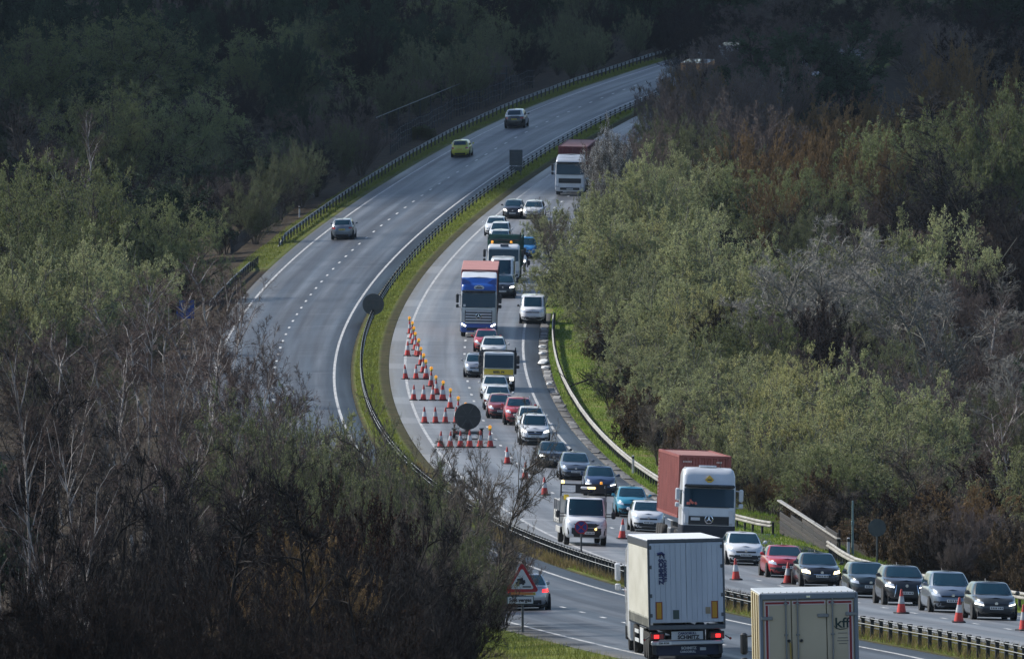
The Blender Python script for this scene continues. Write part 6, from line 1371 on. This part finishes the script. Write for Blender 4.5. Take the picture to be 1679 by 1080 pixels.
# ------------------------------------------------------------------ grass on verges and reserve
def grass():
    rng = np.random.default_rng(9)
    out = []
    def patch(n, d0, d1, fo, hmin, hmax, m, bias=1.0):
        d = d0*(d1/d0)**(rng.uniform(0, 1, n)**bias); X = fo(d, rng.uniform(0, 1, n)); z = terrain(X, d); B = w3(X, d, z); h = rng.uniform(hmin, hmax, n)
        a = rng.uniform(0, 6.28, n); w = rng.uniform(.010, .022, n)*np.clip(d/600, .8, 2.0); ux, uy = np.cos(a)*w, np.sin(a)*w; le = rng.normal(0, .45, (n, 2))*h[:, None]
        V = np.stack([B+np.stack([-ux, -uy, np.zeros(n)-.02], 1), B+np.stack([ux, uy, np.zeros(n)-.02], 1), B+np.stack([le[:, 0], le[:, 1], h], 1)], 1).reshape(-1, 3)
        out.append((V, m))
    med = lambda d, t: road(0, d)+5.35+(road(3, d)-5.75-road(0, d)-5.35)*t
    patch(90000, 430, 1280, med, .06, .20, 0); patch(22000, 430, 760, med, .15, .45, 1)
    patch(5000, 600, 660, lambda d, t: road(0, d)+5.1+.9*t, .1, .3, 1)
    patch(60000, 540, 1000, lambda d, t: road(3, d)+5.7+4.5*t**1.3, .06, .20, 2); patch(24000, 1045, 1400, lambda d, t: road(0, d)-5.5-2.3*t, .06, .2, 0); patch(16000, 420, 620, lambda d, t: road(0, d)-5.4-4*t, .1, .35, 0)
    patch(6000, 520, 560, lambda d, t: road(3, d)-5.2-2.0*t, .25, .55, 3)
    ms = [mat('grass_green', (.22, .25, .05), .8, spec=.2, trans=.35, noise=(.14, .16, .035), nscale=.3), mat('grass_straw', (.26, .20, .09), .85, spec=.1, trans=.2, noise=(.17, .12, .06), nscale=.3), mat('grass_bright', (.15, .26, .03), .8, spec=.2, trans=.4, noise=(.13, .16, .035), nscale=.3), mat('grass_dead', (.08, .055, .045), .9, spec=.1)]
    V = np.concatenate([o[0] for o in out]); M = np.concatenate([np.full(len(o[0])//3, o[1]) for o in out]); me = bpy.data.meshes.new('grass'); fill_mesh(me, V, np.arange(len(V)).reshape(-1, 3), M)
    for m in ms: me.materials.append(m)
    tag(link(bpy.data.objects.new('grass', me)), 'rough grass on the verges and central reserve', 'grass', kind='stuff')
grass()

# ------------------------------------------------------------------ broken cumulus: the far woods lie in the shade of one of these clouds
def cloud(label, cx, cy, cz, sx, sy, sz, seed, n=16):
    rng = np.random.default_rng(seed); import bmesh
    bm = bmesh.new(); bmesh.ops.create_icosphere(bm, subdivisions=4, radius=1.0); base = np.array([v.co[:] for v in bm.verts]); fc = np.array([[v.index for v in f.verts] for f in bm.faces]); bm.free()
    V, Q = [], []
    for k in range(n):
        if k == 0: c, r_ = np.zeros(3), np.array([.80, .80, .5])
        else: a = k*2.39996; q = math.sqrt(k/n); c = np.array([math.cos(a)*q*.72, math.sin(a)*q*.72, rng.uniform(-.1, .35)*(1-q)]); r_ = np.array([1, 1, .75])*rng.uniform(.20, .38)
        p = base.copy()
        for fr, am in ((3.1, .10), (6.7, .06), (13., .03)):
            ph = rng.uniform(0, 6.28, 3); p = p*(1+am*(np.sin(p[:, :1]*fr+ph[0])*np.sin(p[:, 1:2]*fr+ph[1])+np.sin(p[:, 2:3]*fr*1.3+ph[2])*.6))
        p = p*r_+c; p[:, 2] = np.where(p[:, 2] < -.12, -.12+(p[:, 2]+.12)*.25, p[:, 2]); V.append(p*np.array([sx, sy, sz])); Q.append(fc+k*len(base))
    me = bpy.data.meshes.new('cloud'); fill_mesh(me, np.concatenate(V), np.concatenate(Q)); me.polygons.foreach_set('use_smooth', [True]*len(me.polygons)); me.materials.append(mat('cloud_white', (.88, .88, .90), 1.0, spec=0.0, trans=.4))
    o = link(bpy.data.objects.new('cloud', me)); o.location = (cx, cy, cz); tag(o, label, 'cloud', 'cumulus clouds', 'structure'); return o
CH = 1200.0; k = CH/SUN_DIR.z
cloud('broad cumulus cloud shading the far woods', 60 + SUN_DIR.x*k, 1075 + 620 + SUN_DIR.y*k, CH, 900, 640, 260, 5, 26)
cloud('small cumulus cloud high to the right', 2600, 2300, 1300, 500, 420, 170, 6)
cloud('cumulus cloud behind the viewpoint', 300, -2600, 1250, 700, 520, 220, 7)
cloud('small cumulus cloud to the right behind', 1900, -700, 1200, 420, 380, 150, 8)

# ------------------------------------------------------------------ thin blue spring haze filling the valley
gm = bpy.data.objects['ground'].data; co = np.empty(len(gm.vertices)*3, np.float32); gm.vertices.foreach_get('co', co); co = co.reshape(-1, 3); lo, hi = co.min(0)-2.0, co.max(0)+2.0; hi[2] = max(hi[2], CAM_Z+3)
hz = MB().box(tuple((lo+hi)/2), tuple(hi-lo)).build('haze', [], None); hz.data.materials.clear()
hm_ = bpy.data.materials.new('haze_air'); hm_.use_nodes = True; nt = hm_.node_tree; nt.nodes.clear(); pv = nt.nodes.new('ShaderNodeVolumePrincipled'); mo_ = nt.nodes.new('ShaderNodeOutputMaterial')
pv.inputs['Color'].default_value = (.62, .80, 1.0, 1); pv.inputs['Density'].default_value = HAZE; pv.inputs['Anisotropy'].default_value = .2
nt.links.new(pv.outputs[0], mo_.inputs['Volume']); hz.data.materials.append(hm_); tag(hz, 'thin bluish haze in the valley air', 'haze', kind='stuff'); hz.visible_shadow = True
